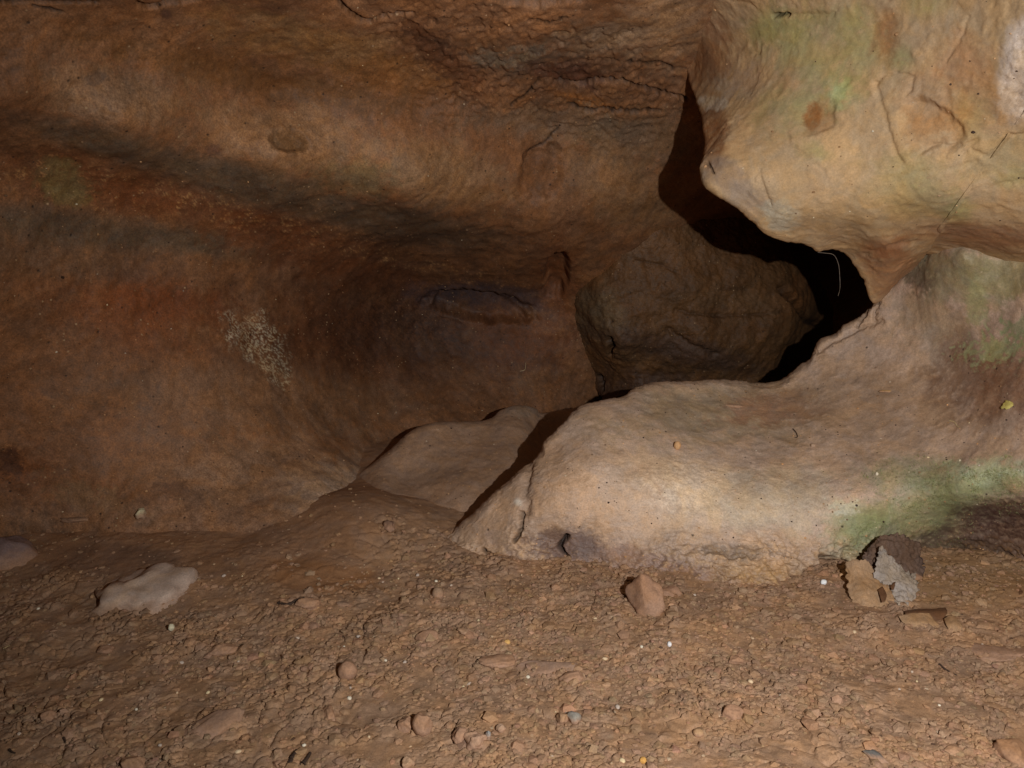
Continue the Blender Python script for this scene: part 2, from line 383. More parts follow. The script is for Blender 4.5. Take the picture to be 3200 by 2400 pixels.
C = mixc(C, blob(ug, vg, n1, 3050, 1800, 260, 110, 0, 0.5, 0.6), lin(158, 124, 88), 0.7)
C = mixc(C, blob(ug, vg, n1, 400, 1750, 350, 60, 0, 0.5, 0.6), lin(118, 90, 72), 0.6)
C = mixc(C, blob(ug, vg, n1, 1000, 1800, 200, 60, 0, 0.5, 0.6), lin(150, 104, 64), 0.6)
C *= (1 + 0.10 * n3 + 0.08 * n2)[..., None]
ground = grid_obj('ground', G, np.clip(C, 0.01, 0.9), M_soil); ground['kind'] = 'structure'
tag(ground, 'brown crumbly dirt floor of the cave strewn with clods')

# ------------------------------------------------------------------ masses with an outline: front face + surface that turns away behind it
def mass(O, Q, ctrl, nt_, ns, W, R, wrap_len, nwrap=26, inward=0.5, jag=5.0, seed=5, spow=1.25, down=0.0, edge_pow=2.0, bl=260.0):
    """O, Q: rows (u, v, d) of the outline and of the opposite border. Returns U, V, G, S (0 at outline)"""
    O = curve(O, nt_); Q = curve(Q, nt_)
    t = np.arange(nt_)
    po = P(O[:, 0], O[:, 1], O[:, 2])
    tang = np.gradient(O[:, :2], axis=0); tang /= np.linalg.norm(tang, axis=1, keepdims=True)
    toQ = Q[:, :2] - O[:, :2]; nrm = np.stack([-tang[:, 1], tang[:, 0]], 1)
    nrm *= np.sign((nrm * toQ).sum(1))[:, None]
    k = np.ones(41) / 41.; nrm = np.stack([np.convolve(np.pad(nrm[:, i], 20, mode='edge'), k, 'valid') for i in (0, 1)], 1)
    nrm /= np.linalg.norm(nrm, axis=1, keepdims=True)
    j = jag * (fbm(po, 14, 4, seed) + 0.6 * fbm(po, 70, 3, seed + 3))
    O[:, :2] += nrm * j[:, None]
    s = np.linspace(0, 1, ns) ** spow
    U = O[:, 0][None] * (1 - s[:, None]) + Q[:, 0][None] * s[:, None]
    V = O[:, 1][None] * (1 - s[:, None]) + Q[:, 1][None] * s[:, None]
    D = tps(ctrl, U, V)
    d0 = D[0] - O[:, 2]; d0 = np.convolve(np.pad(d0, 20, mode='edge'), k, 'valid')[None]
    dist = np.hypot(U - O[:, 0][None], V - O[:, 1][None])
    x = np.clip(dist / W, 0, 1)
    D = D - d0 * (1 - ss(0, 1, np.clip(dist / bl, 0, 1))) + R * (1 - (1 - (1 - x) ** edge_pow) ** (1 / edge_pow))
    G = P(U, V, D)
    ray = G[0] - CAM; ray /= np.linalg.norm(ray, axis=1, keepdims=True)
    inw = nrm[:, 0:1] * RT[None] - nrm[:, 1:2] * UP[None]
    wr = []
    for i in range(nwrap, 0, -1):
        a = (i / nwrap) ** 1.4
        wr.append(G[0] + ray * wrap_len * a + inw * wrap_len * inward * a * a + np.array([0, 0, -1.0]) * down * a * a)
    G = np.concatenate([np.array(wr), G], 0)
    U = np.concatenate([np.repeat(U[:1], nwrap, 0), U], 0); V = np.concatenate([np.repeat(V[:1], nwrap, 0), V], 0)
    D_ = np.concatenate([np.repeat(dist[:1], nwrap, 0), dist], 0)
    return U, V, G, D_

# ---- overhanging rock, upper right
O = [(1500,-420,1.50),(1760,-200,1.62),(1960,-40,1.80),(2085,90,2.00),(2135,190,2.17),(2160,270,2.20),(2185,330,2.05),(2196,400,1.95),(2203,450,1.92),(2196,490,1.88),(2186,520,1.86),
     (2190,550,1.85),(2205,585,1.84),(2245,615,1.84),(2300,650,1.84),(2350,690,1.85),(2385,730,1.86),(2440,752,1.88),(2525,768,1.92),(2552,790,1.93),(2578,783,1.94),(2615,782,1.96),
     (2650,805,1.99),(2680,845,2.04),(2705,890,2.08),(2722,938,2.12),(2738,948,2.13),(2775,915,2.12),(2830,862,2.10),(2862,835,2.08),(2868,800,2.04),(2900,795,2.02),(3000,810,1.95),(3200,850,1.87),(3450,880,1.78),(3800,900,1.65),(4300,930,1.5),(4900,950,1.35)]
Q = [(2000,-650,1.3),(2300,-650,1.3),(2700,-650,1.2),(3100,-650,1.1),(3500,-600,1.0),(4100,-600,.95),(4500,-500,.9),(4900,0,.95),(4900,500,1.1)]
ctrl = [(1500,-420,1.50),(1960,-40,1.80),(2135,190,2.12),(2196,400,1.93),(2190,540,1.83),(2350,690,1.81),(2525,768,1.86),(2650,805,1.93),(2722,938,2.06),(2860,830,2.0),(3000,775,1.84),(3200,815,1.74),(3800,880,1.5),
        (2300,100,1.92),(2400,300,1.83),(2330,480,1.80),(2500,600,1.76),(2700,500,1.68),(2700,700,1.76),(2800,780,1.86),(2950,650,1.66),(3000,725,1.74),(2900,300,1.56),(2700,100,1.64),(2500,-100,1.66),
        (3100,550,1.56),(3200,700,1.60),(3200,200,1.36),(3100,0,1.38),(3200,450,1.48),(3400,300,1.3),(3850,0,1.05),(3850,600,1.3),(3200,-650,1.1),(2500,-650,1.35),(2000,-650,1.35),(3700,-500,1.0),(2200,-300,1.65),(4900,950,1.3),(4900,0,.9),(4500,-600,.85)]
U, V, G, DD = mass(O, Q, ctrl, 900, 420, 20, 0.02, 0.9, bl=130.0, inward=0.35, jag=5.5, seed=21, spow=1.3)
Nn = grid_normals(G)
w1 = fbm(G, 5, 4, 103); w2 = fbm(G, 18, 4, 109); w3 = fbm(G, 70, 3, 115); w4 = fbm(G, 240, 2, 119)
h = 0.008 * w1 + 0.0016 * w2 + 0.0008 * w3 + 0.0003 * w4
q = (G @ np.array([0.6, -0.2, 0.7])) * 20 + w1 * 3.0 + w2 * 1.0
h += ((np.floor(q) + ss(0.82, 1.0, q - np.floor(q))) - q) * 0.0006
ju = U + 5 * w3 + 9 * w2; jv = V + 5 * fbm(G, 90, 2, 177)
crk = np.zeros(U.shape)
for poly, wd, dp, dk in [([(2460,410),(2466,450),(2540,500),(2575,530),(2590,570)],5,.005,.35), ([(2740,260),(2752,320),(2790,450),(2800,490),(2820,510)],7,.012,.3),
   ([(2740,258),(2770,232),(2800,228),(2850,240),(2830,300)],5,.008,.3), ([(2870,480),(2920,455),(2990,462),(3050,440),(3010,480)],6,.010,.3), ([(3040,470),(3090,490),(3130,450),(3150,425),(3200,420)],6,.010,.35),
   ([(2412,52),(2435,48),(2458,50)],5,.02,.95), ([(2350,175),(2374,158)],4,.008,.5), ([(2360,560),(2372,530),(2395,600),(2410,640)],5,.012,.5), ([(2206,510),(2228,540)],4,.008,.8),
   ([(2700,800),(2790,770),(2860,760)],7,.012,.25), ([(2430,50),(2600,48),(2620,30)],8,.01,.15), ([(2880,540),(2960,530),(3050,505)],8,.006,.2), ([(2280,0),(2340,12),(2360,25)],5,.008,.4),
   ([(3030,50),(3010,90),(2985,150),(2960,190)],6,.006,.2), ([(3090,590),(3130,570),(3200,560)],6,.006,.25)]:
    a = np.array(poly); mk = (U > a[:, 0].min() - 60) & (U < a[:, 0].max() + 60) & (V > a[:, 1].min() - 60) & (V < a[:, 1].max() + 60)
    e = np.exp(-(dist_poly(ju[mk], jv[mk], poly) / wd) ** 2); h[mk] -= dp * e * (1.0 if dk > 0.7 else 0.4); crk[mk] = np.maximum(crk[mk], e * dk * (0.9 if dk > 0.7 else 0.15))
scar = blob(U, V, w2, 2560, 370, 50, 75, 15, 0.3, 0.6); h -= 0.006 * scar
sc2 = blob(U, V, w2, 2900, 400, 110, 80, 30, 0.25, 0.4); h -= 0.012 * sc2
h += 0.004 * np.clip(ridged(G, 16, 3, 150) - 0.5, 0, 1) - 0.003 * np.clip(fbm(G, 48, 3, 155) - 0.3, 0, 1)
G = G + Nn * (h * ss(-1, 26, DD + 14))[..., None]
C = np.ones(U.shape + (3,)) * lin(178, 149, 112); cw = w1 * 0.5 + w2 * 0.6 + w3 * 0.55 + w4 * 0.25
C = mixc(C, ss(-0.1, 0.8, w2 + w1), lin(186, 154, 116), 0.6)
# left border takes the ceiling's brown
pw(1950,-100,400,360,20,(146,106,74),0.95,0.8); pw(2180,180,120,160,0,(142,98,64),0.8)
pw(2230,420,60,110,0,(134,88,52),0.85,0.4,0.6); pw(2260,540,100,60,25,(152,128,106),0.8,0.4,0.5); pw(2340,620,90,60,40,(162,140,118),0.8,0.4,0.6)
pw(2225,320,50,26,10,(202,186,160),0.8,0.35,0.9); pw(2250,270,45,30,0,(186,166,140),0.6,0.4,1.0); pw(2340,240,60,50,0,(178,150,124),0.6,0.4,1.0)
for a_ in [(2420,90,90,55,15),(2520,180,190,100,35),(2700,150,110,110,0),(2640,290,70,70,0),(2810,180,60,40,0),(2480,330,150,80,-20),(2560,470,70,50,20),(2850,590,120,90,30),(2990,660,60,50,0),(2640,60,120,60,0),(3180,540,80,50,-30),(2900,20,80,50,0),(3020,350,60,90,-20)]:
    pw(*a_, (152,148,96), 0.62, 0.95, 0.9)
pw(2635,290,36,46,10,(166,180,116),0.55,0.8,0.9); pw(2620,310,36,45,20,(184,190,140),0.4,0.4,1.6)
pw(2540,360,28,45,10,(140,90,48),0.9,0.3,0.7); pw(2560,370,46,70,15,(150,104,58),0.5,0.4,0.7)
pw(2770,110,45,110,0,(156,108,68),0.7,0.6,0.9); pw(2950,130,110,130,-20,(178,152,120),0.7,0.5,0.8); pw(2920,330,110,120,20,(184,132,82),0.6,0.6,0.9)
pw(2900,300,70,60,0,(182,158,128),0.6,0.5,0.8); pw(3010,200,100,100,20,(172,122,86),0.5,0.7,0.8)
pw(2430,670,70,45,35,(188,176,150),0.7,0.4,0.9); pw(2750,640,200,110,0,(172,142,100),0.6)
pw(3080,330,170,120,0,(170,120,72),0.4); pw(3210,200,90,190,14,(216,196,176),0.95,0.25,0.35)
pw(3150,480,140,80,-15,(168,146,104),0.6); pw(3100,740,260,50,4,(150,104,74),0.7); pw(2800,850,110,90,-40,(170,124,88),0.8); pw(2760,780,80,40,0,(160,104,66),0.6)
C = mixc(C, crk, lin(50, 30, 18), 1.0)  # cracks darkened in the colour for their inner shade
C *= (1 + 0.10 * w3 + 0.06 * w4)[..., None]
over = grid_obj('overhanging_rock', G, np.clip(C, .01, .9), M_hang)
tag(over, 'big pale tan rock with green algae hanging from the ceiling at right', 'rock')

# ---- rock slab, lower right
O = [(1335,1790,1.97),(1372,1735,2.0),(1400,1690,2.0),(1440,1640,1.97),(1490,1590,1.95),(1540,1540,1.97),(1600,1488,1.97),(1640,1450,1.98),(1690,1412,1.99),(1700,1385,2.0),(1750,1335,2.03),(1795,1285,2.06),(1830,1262,2.09),(1880,1252,2.11),
     (1950,1238,2.14),(1985,1213,2.18),(2050,1197,2.21),(2130,1192,2.24),(2250,1188,2.26),(2370,1192,2.27),(2440,1184,2.27),(2485,1152,2.27),(2530,1122,2.27),(2540,1095,2.27),(2560,1062,2.27),(2610,1040,2.26),
     (2640,1015,2.25),(2690,985,2.23),(2720,955,2.21),(2755,915,2.18),(2800,870,2.15),(2850,825,2.12),(2872,780,2.07),(2920,735,2.03),(3000,700,1.96),(3200,690,1.88),(3450,700,1.8),(3800,720,1.65),(4300,740,1.5),(4900,760,1.35)]
Q = [(1335,1850,1.97),(1500,1850,1.95),(1750,1900,1.85),(2100,2030,1.8),(2400,2100,1.75),(2700,2100,1.75),(3000,2100,1.75),(3400,2150,1.72),(4000,2300,1.6),(4900,2500,1.4)]
ctrl = [(1400,1690,1.99),(1540,1540,1.95),(1690,1412,1.97),(1795,1285,2.05),(1985,1213,2.16),(2370,1192,2.26),(2560,1062,2.25),(2755,915,2.16),(2872,780,2.05),(3000,700,1.93),(3000,790,1.84),(3200,790,1.74),(3100,850,1.84),(3800,720,1.62),
  (1450,1760,1.93),(1560,1650,1.91),(1700,1600,1.87),(1700,1720,1.90),(1850,1450,1.90),(1880,1320,1.99),(1900,1600,1.87),(1900,1750,1.86),(2100,1300,2.09),(2100,1390,2.0),(2100,1445,1.94),(2100,1500,1.90),(2100,1650,1.86),(2100,1800,1.82),(2100,1950,1.80),
  (2400,1250,2.20),(2400,1380,2.05),(2400,1490,1.92),(2400,1650,1.85),(2400,1760,1.82),(2400,1880,1.75),(2650,1250,2.13),(2700,1420,1.95),(2700,1560,1.84),(2700,1700,1.86),(2700,1850,1.93),(2800,1050,2.14),
  (3000,1000,1.98),(3000,1200,1.95),(3000,1400,1.83),(3000,1540,1.76),(3000,1650,1.88),(3000,1800,1.98),(3200,1000,1.80),(3200,1200,1.74),(3200,1400,1.67),(3200,1520,1.65),(3200,1640,1.78),(3200,1800,1.9),
  (3200,2100,1.9),(2700,2100,1.9),(2400,2100,1.72),(1750,1900,1.85),(3600,1400,1.5),(3800,2100,1.6),(3600,1000,1.65),(4900,760,1.3),(4900,1500,1.2),(4900,2500,1.35)]
U, V, G, DD = mass(O, Q, ctrl, 1000, 480, 26, 0.035, 0.7, inward=0.25, jag=6.5, seed=31, spow=1.15, down=0.35)
Nn = grid_normals(G)
w1 = fbm(G, 6, 4, 203); w2 = fbm(G, 20, 4, 209); w3 = fbm(G, 85, 3, 215); w4 = fbm(G, 280, 3, 219)
front = ss(1380, 1480, V + 60 * w1)
h = 0.010 * w1 + 0.003 * w2 + (0.0007 + 0.0008 * front) * w3 + (0.0002 + 0.0006 * front) * w4
low = ss(1640, 1760, V + 90 * w1)
h += low * (0.016 * ridged(G, 20, 4, 240) + 0.006 * w3 + 0.008 * w2)
ju = U + 5 * w3 + 10 * w2; jv = V + 5 * fbm(G, 90, 2, 277)
crk = np.zeros(U.shape)
for poly, wd, dp, dk in [([(1768,1678),(1742,1708),(1775,1745),(1782,1790),(1792,1815)],6,.03,.9), ([(1625,1600),(1632,1650),(1612,1690)],5,.02,.7),
   ([(1655,1420),(1650,1500),(1640,1600)],14,.012,.12), ([(2680,1020),(2745,920),(2735,1000)],6,.012,.35), ([(2550,1100),(2640,1050),(2760,1000)],7,.008,.2), ([(1505,1715),(1530,1735)],5,.02,.7), ([(1400,1690),(1420,1730)],5,.02,.6)]:
    a = np.array(poly); mk = (U > a[:, 0].min() - 60) & (U < a[:, 0].max() + 60) & (V > a[:, 1].min() - 60) & (V < a[:, 1].max() + 60)
    e = np.exp(-(dist_poly(ju[mk], jv[mk], poly) / wd) ** 2); h[mk] -= dp * e; crk[mk] = np.maximum(crk[mk], e * dk)
cav = blob(U, V, w2, 2600, 1830, 90, 90, -35, 0.4, 0.4); h -= 0.05 * cav
G = G + Nn * (h * ss(-1, 26, DD + 12))[..., None]
C = np.ones(U.shape + (3,)) * lin(184, 156, 132); cw = w1 * 0.5 + w2 * 0.6 + w3 * 0.55 + w4 * 0.25
pw(2250,1290,420,110,0,(158,138,110),0.8); pw(2420,1280,170,60,0,(160,116,88),0.7,0.5,1.1); pw(2700,1250,300,140,0,(158,128,100),0.7); pw(1650,1560,240,160,-45,(158,126,98),0.7)
pw(2100,1540,280,130,0,(232,206,174),0.85,0.8,0.4); pw(1850,1580,300,150,0,(190,156,126),0.8); pw(2420,1560,240,110,0,(190,170,142),0.8)  # first patch paints the lamp's bright spot into the colour
pw(2950,1050,260,120,40,(150,132,108),0.7,0.7,0.8); pw(3120,1180,240,150,30,(124,84,58),0.8,0.7,0.8); pw(2980,860,200,90,10,(150,140,106),0.8,0.5,0.8); pw(3150,860,140,70,0,(136,126,86),0.7,0.5,0.9)
C = mixc(C, blob(U, V, w3 * 1.6 + w2, 3110, 1090, 90, 50, -10, 0.4, 0.9), lin(164,166,118), 0.75); C = mixc(C, blob(U, V, w3 * 1.6 + w2, 3190, 1030, 60, 40, -20, 0.5, 1.0), lin(140,146,104), 0.6); pw(3050,960,34,70,0,(156,152,110),0.8,0.3,0.8)
pw(2870,880,50,50,0,(84,66,52),0.7,0.5,1.0)
for a_ in [(2950,1520,260,85,8),(2800,1620,220,70,-15),(2700,1690,150,60,-20),(3120,1490,150,60,0),(2950,1620,90,110,60)]:
    pw(*a_, (134,140,98), 0.8, 0.85, 0.6)
pw(2700,1620,120,60,-20,(140,150,96),0.5,0.8,0.7); pw(3080,1470,110,40,0,(186,196,160),0.55,0.5,1.1); C = mixc(C, blob(U, V, w3 * 2.5 + w2, 2635, 1585, 34, 24, 0, 0.5, 1.0), lin(206, 198, 170), 0.6)
pw(3120,1680,240,120,-20,(84,60,52),0.95,0.3,0.6); pw(2980,1760,180,90,0,(92,78,62),0.8,0.5,0.6)
pw(2050,1790,420,70,12,(134,104,92),0.8,0.5,0.6); pw(1750,1700,140,50,0,(104,84,78),0.8,0.5,0.8); pw(2380,1800,200,70,0,(152,116,70),0.7,0.5,1.2); pw(2330,1730,150,35,0,(118,100,84),0.7,0.4,1.1); pw(2300,1870,120,30,0,(112,102,96),0.7,0.5,0.8)
pw(2580,1830,90,80,-35,(70,58,52),0.9,0.4,0.5); pw(1620,1570,14,14,0,(220,212,196),0.8,0.9,0.5)
g_ = np.clip(w3 * 2 + w4 * 1.5, 0, 1) * low; C = mixc(C, g_, lin(184, 146, 96), 0.45)
C = mixc(C, crk, lin(28, 18, 12), 1.0)  # crack shade painted into the slab colour
C *= (1 + 0.10 * w3 + (0.05 + 0.10 * front) * w4)[..., None]
slab = grid_obj('rock_slab', G, np.clip(C, .01, .9), M_slab)
tag(slab, 'broad dusty flat topped rock slab with green moss on its right front', 'rock')

# ---- low dusty hump behind the slab
O = [(1070,1550,2.40),(1115,1490,2.42),(1165,1450,2.43),(1225,1398,2.46),(1285,1345,2.50),(1350,1322,2.54),(1450,1316,2.58),(1530,1308,2.62),(1568,1280,2.66),(1620,1266,2.69),(1672,1276,2.73),(1698,1292,2.80),(1800,1275,2.82),(1900,1262,2.84),(2050,1262,2.85)]
Q = [(1080,1700,2.2),(1200,1760,2.1),(1400,1790,2.1),(1600,1760,2.05),(1800,1700,2.2),(2050,1650,2.3)]
ctrl = [(1165,1450,2.38),(1350,1322,2.52),(1620,1266,2.67),(1800,1275,2.80),(2050,1262,2.84),(1300,1420,2.42),(1450,1400,2.45),(1600,1380,2.48),(1450,1500,2.28),(1600,1480,2.33),(1180,1520,2.24),(1180,1600,2.12),(1300,1560,2.24),(1300,1660,2.08),(1420,1620,2.16),(1400,1760,2.02),(1600,1700,2.15),(1900,1500,2.55),(2050,1650,2.3),(1070,1640,2.35),(1070,1540,2.40),(1250,1500,2.34)]
U, V, G, DD = mass(O, Q, ctrl, 420, 200, 22, 0.03, 0.5, inward=0.25, jag=3, seed=41, spow=1.15, down=0.2)
Nn = grid_normals(G)
w1 = fbm(G, 7, 4, 303); w2 = fbm(G, 22, 4, 309); w3 = fbm(G, 85, 3, 315); w4 = fbm(G, 280, 2, 319)
h = 0.008 * w1 + 0.002 * w2 + 0.0006 * w3 + 0.0002 * w4
G = G + Nn * (h * ss(-1, 20, DD + 10))[..., None]
C = np.ones(U.shape + (3,)) * lin(162, 130, 104); cw = w1 * 0.5 + w2 * 0.6 + w3 * 0.55 + w4 * 0.25
pw(1630,1280,60,26,0,(160,140,120),0.6,0.4,0.8); pw(1300,1500,200,40,0,(150,122,100),0.5)
C *= (1 + 0.08 * w3 + 0.05 * w4)[..., None]
hump = grid_obj('low_rock', G, np.clip(C, .01, .9), M_slab)
tag(hump, 'low dusty rock ridge behind the left end of the slab', 'rock')

# ---- rounded boulder in the passage
O = [(2010,640,2.75),(1900,730,2.92),(1800,800,3.0),(1745,862,3.08),(1725,925,3.10),(1735,985,3.13),(1762,1050,3.16),(1795,1110,3.17),(1835,1160,3.18),(1865,1225,3.16),(1900,1290,3.0),(1910,1400,2.95)]
Q = [(2300,600,2.9),(2400,700,3.0),(2520,820,3.3),(2580,900,3.6),(2600,960,3.9),(2600,1020,3.9),(2600,1080,3.9),(2620,1150,3.8),(2640,1220,3.7),(2640,1300,3.5),(2640,1400,3.4)]
ctrl = [(2010,640,2.75),(1815,800,2.90),(1750,925,2.97),(1785,1050,3.0),(1850,1160,3.02),(1900,1290,2.98),(1910,1400,2.95),(2200,700,2.86),(2000,850,2.84),(1900,960,2.86),(2100,900,2.83),(2300,850,2.90),(2250,980,2.90),(2100,1000,2.88),
  (1950,1080,2.88),(2000,1140,2.98),(2200,1080,2.88),(2250,1160,3.0),(2380,930,2.95),(2400,1060,3.0),(2460,900,3.03),(2500,1000,3.12),(2480,1120,3.2),(2560,960,3.45),(2600,1060,3.8),(2620,1150,3.7),(2640,1400,3.4),(2520,800,3.2),(2100,1250,3.05),(2100,1400,2.9),(2400,1300,3.15)]
U, V, G, DD = mass(O, Q, ctrl, 420, 340, 40, 0.08, 0.5, inward=0.3, jag=4, bl=160.0, seed=61, spow=1.1)
Nn = grid_normals(G)
w1 = fbm(G, 4, 4, 403); w2 = fbm(G, 15, 4, 409); w3 = fbm(G, 55, 3, 415); w4 = fbm(G, 180, 3, 419)
h = 0.020 * w1 + 0.010 * w2 + 0.0028 * w3 + 0.0010 * w4
ju = U + 5 * w3 + 10 * w2; jv = V + 5 * fbm(G, 60, 2, 477); crk = np.zeros(U.shape)
for poly, wd, dp, dk in [([(2110,970),(2200,985),(2350,985),(2450,972)],7,.008,.3), ([(1902,1062),(1908,1080),(1904,1108)],8,.05,.95), ([(1990,815),(2060,825),(2110,850)],6,.005,.3),
     ([(2250,905),(2300,900),(2330,905)],5,.004,.3), ([(2440,900),(2480,950),(2520,1000),(2560,1012)],10,.03,.6), ([(2090,1030),(2150,1080),(2230,1110)],10,.012,.1), ([(1862,1180),(1878,1215)],6,.03,.8)]:
    a = np.array(poly); mk = (U > a[:, 0].min() - 60) & (U < a[:, 0].max() + 60) & (V > a[:, 1].min() - 60) & (V < a[:, 1].max() + 60)
    e = np.exp(-(dist_poly(ju[mk], jv[mk], poly) / wd) ** 2); h[mk] -= dp * e; crk[mk] = np.maximum(crk[mk], e * dk)
G = G + Nn * (h * ss(-1, 20, DD + 10))[..., None]
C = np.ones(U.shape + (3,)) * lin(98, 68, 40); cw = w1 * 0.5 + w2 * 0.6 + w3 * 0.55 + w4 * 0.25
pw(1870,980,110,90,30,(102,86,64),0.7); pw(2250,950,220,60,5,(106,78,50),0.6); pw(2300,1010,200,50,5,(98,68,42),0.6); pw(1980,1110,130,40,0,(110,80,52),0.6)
pw(2150,1100,330,50,12,(74,54,42),0.85); pw(2480,930,60,90,30,(134,88,50),0.7); pw(2050,1230,260,70,0,(70,50,40),0.85); pw(2000,750,200,80,20,(124,90,60),0.7)  # bright orange patch paints the lit strip into the colour
C = mixc(C, crk, lin(22, 14, 10), 1.0); C *= (1 + .2 * w3 + .14 * w4)[..., None]  # shade inside the cracks is painted dark
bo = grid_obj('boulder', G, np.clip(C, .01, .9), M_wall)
tag(bo, 'dark rounded boulder in the passage behind the slab', 'boulder')

# ------------------------------------------------------------------ loose things: helpers
bpy.context.view_layer.update()
DG = bpy.context.evaluated_depsgraph_get()
def hit(u, v):
    r = Vector(P(u, v, 1.0) - CAM).normalized()
    ok, loc, nor, _, ob, _ = scn.ray_cast(DG, Vector(CAM), r)
    if nor.dot(r) > 0: nor = -nor
    return np.array(loc), np.array(nor), (np.array(loc) - CAM) @ FW
rng = np.random.default_rng(7)
def ico(sub):
    import bmesh
    bm = bmesh.new(); bmesh.ops.create_icosphere(bm, subdivisions=sub, radius=1.0)
    v = np.array([x.co[:] for x in bm.verts]); f = np.array([[l.index for l in x.verts] for x in bm.faces]); bm.free(); return v, f
ICO = {k: ico(k) for k in (1, 2, 3, 4)}
def rotm(n):
    """n random rotation matrices"""
    q = rng.normal(size=(n, 4)); q /= np.linalg.norm(q, axis=1, keepdims=True); a, b, c, d = q.T
    return np.stack([1-2*(c*c+d*d), 2*(b*c-a*d), 2*(b*d+a*c), 2*(b*c+a*d), 1-2*(b*b+d*d), 2*(c*d-a*b), 2*(b*d-a*c), 2*(c*d+a*b), 1-2*(b*b+c*c)], -1).reshape(n, 3, 3)
def scatter(name, pts, rad, rgb, m, sub=1, lump=0.22, flat=(0.5, 0.9), sink=0.35, seed=0):
    n = len(pts); bv, bf = ICO[sub]; k = len(bv)
    r = rad[:, None] * rng.uniform(0.75, 1.25, (n, 3))
    V_ = bv[None] * (1 + lump * rng.uniform(-1, 1, (n, k, 1)))
    V_ = V_ * r[:, None, :]; V_ = np.einsum('nij,nkj->nki', rotm(n), V_)
    V_[..., 2] *= rng.uniform(*flat, (n, 1))
    V_[..., 2] += (rad * (1 - 2 * sink) * 0.6)[:, None]
    V_ += pts[:, None, :]
    F_ = (bf[None] + (np.arange(n) * k)[:, None, None]).reshape(-1, 3)
    return mesh_from(name, V_.reshape(-1, 3), F_, m, np.repeat(rgb, k, 0), smooth=False)

# ---- crumbs of earth: nobody could count them
def zfield(x, y):
    """height of the built ground sheet at (x, y)"""
    i = np.interp(y, GY, np.arange(len(GY))); j = np.interp(x / (0.72 * y + 0.25), aa, np.arange(len(aa)))
    i = np.clip(i, 0, GZ.shape[0] - 2); j = np.clip(j, 0, GZ.shape[1] - 2); a = i.astype(int); b = j.astype(int); fi = i - a; fj = j - b
    return GZ[a, b] * (1 - fi) * (1 - fj) + GZ[a + 1, b] * fi * (1 - fj) + GZ[a, b + 1] * (1 - fi) * fj + GZ[a + 1, b + 1] * fi * fj
GY = yy; GZ = z
N0 = 60000
v_ = rng.uniform(1560, 2480, N0); y_ = floor_d(v_) * (cp - (v_ - 1200) / F * sp); x_ = rng.uniform(-1, 1, N0) * (0.66 * y_ + 0.05)
p_ = np.stack([x_, y_, np.zeros(N0)], -1)
den = fbm(p_, 4.5, 3, 500); uu, vv2, _ = uv_of(p_)
den = den + 0.5 * blob(uu, vv2, den * 0.3, 1700, 2000, 900, 330, 0, 0.8, 0.5) - 0.35 * blob(uu, vv2, den * 0.3, 2850, 2150, 330, 120, 10, 0.6, 0.5) - 0.3 * blob(uu, vv2, den * 0.3, 300, 2150, 400, 300, 0, 0.8, 0.5)
gw = np.clip(wall_depth(np.clip(uu, -850, 1250), vv2) - uv_of(p_)[2], 0, 1); den = den - 0.7 * (1 - ss(1600, 1700, vv2)); den = den - 0.45 * (1 - ss(0, 0.25, gw)) * (1 - ss(1150, 1500, uu))
keep = rng.uniform(0, 1, N0) < np.clip(0.28 + 0.75 * den, 0.04, 0.8)
p_ = p_[keep]; n_ = len(p_)
rad = np.clip(np.exp(rng.normal(-5.80, 0.56, n_)), 0.0012, 0.012)
p_[:, 2] = zfield(p_[:, 0], p_[:, 1])
base = lin(160, 127, 99)[None] * np.exp(rng.normal(0, 0.09, (n_, 1))) * (1 + rng.normal(0, 0.025, (n_, 3)))
pale = (rng.uniform(0, 1, n_) < 0.012) & (rad < .0035); base[pale] = lin(198, 172, 142)
dark = (rng.uniform(0, 1, n_) < 0.015) & (rad < .0035); base[dark] = lin(92, 70, 56)
crumbs = scatter('crumbs', p_, rad, np.clip(base, .01, .9), M_soil, 1, 0.26, (0.4, 0.8), 0.45)
tag(crumbs, 'countless crumbs of brown earth over the floor', kind='stuff')

# ---- grit lying on the slab and stuck to the wall
def on_surface(n, box, ob_ok):
    out = []; 
    for _ in range(n):
        u, v = rng.uniform(box[0], box[2]), rng.uniform(box[1], box[3])
        r = Vector(P(u, v, 1.0) - CAM).normalized()
        ok, loc, nor, _, ob, _ = scn.ray_cast(DG, Vector(CAM), r)
        if ok and ob.name in ob_ok: out.append(loc[:])
    return np.array(out)
gp = np.concatenate([on_surface(900, (1400, 1180, 3200, 1780), ('rock_slab',)), on_surface(260, (1150, 1260, 1700, 1600), ('low_rock', 'cave_wall')),
                     on_surface(900, (0, 500, 1750, 1700), ('cave_wall',)), on_surface(160, (1000, 0, 2100, 450), ('cave_wall',)), on_surface(160, (2200, 0, 3200, 800), ('overhanging_rock',))])
n_ = len(gp); rad = np.clip(np.exp(rng.normal(-6.75, 0.45, n_)), 0.0006, 0.0045)
gc = np.repeat(lin(168, 132, 96)[None], n_, 0) * np.exp(rng.normal(0, 0.35, (n_, 1))); dk = rng.uniform(0, 1, n_) < 0.3; gc[dk] = lin(60, 42, 32); pl = rng.uniform(0, 1, n_) > 0.95; gc[pl] = lin(215, 200, 170)
M_grit = rock_mat('grit', rough=0.6, var=0.1, bump=0.2)
grit = scatter('grit', gp, rad, np.clip(gc, .01, .9), M_grit, 1, 0.2, (0.7, 1.0), 0.5)
tag(grit, 'fine grit and crumbs clinging to the rock', kind='stuff')

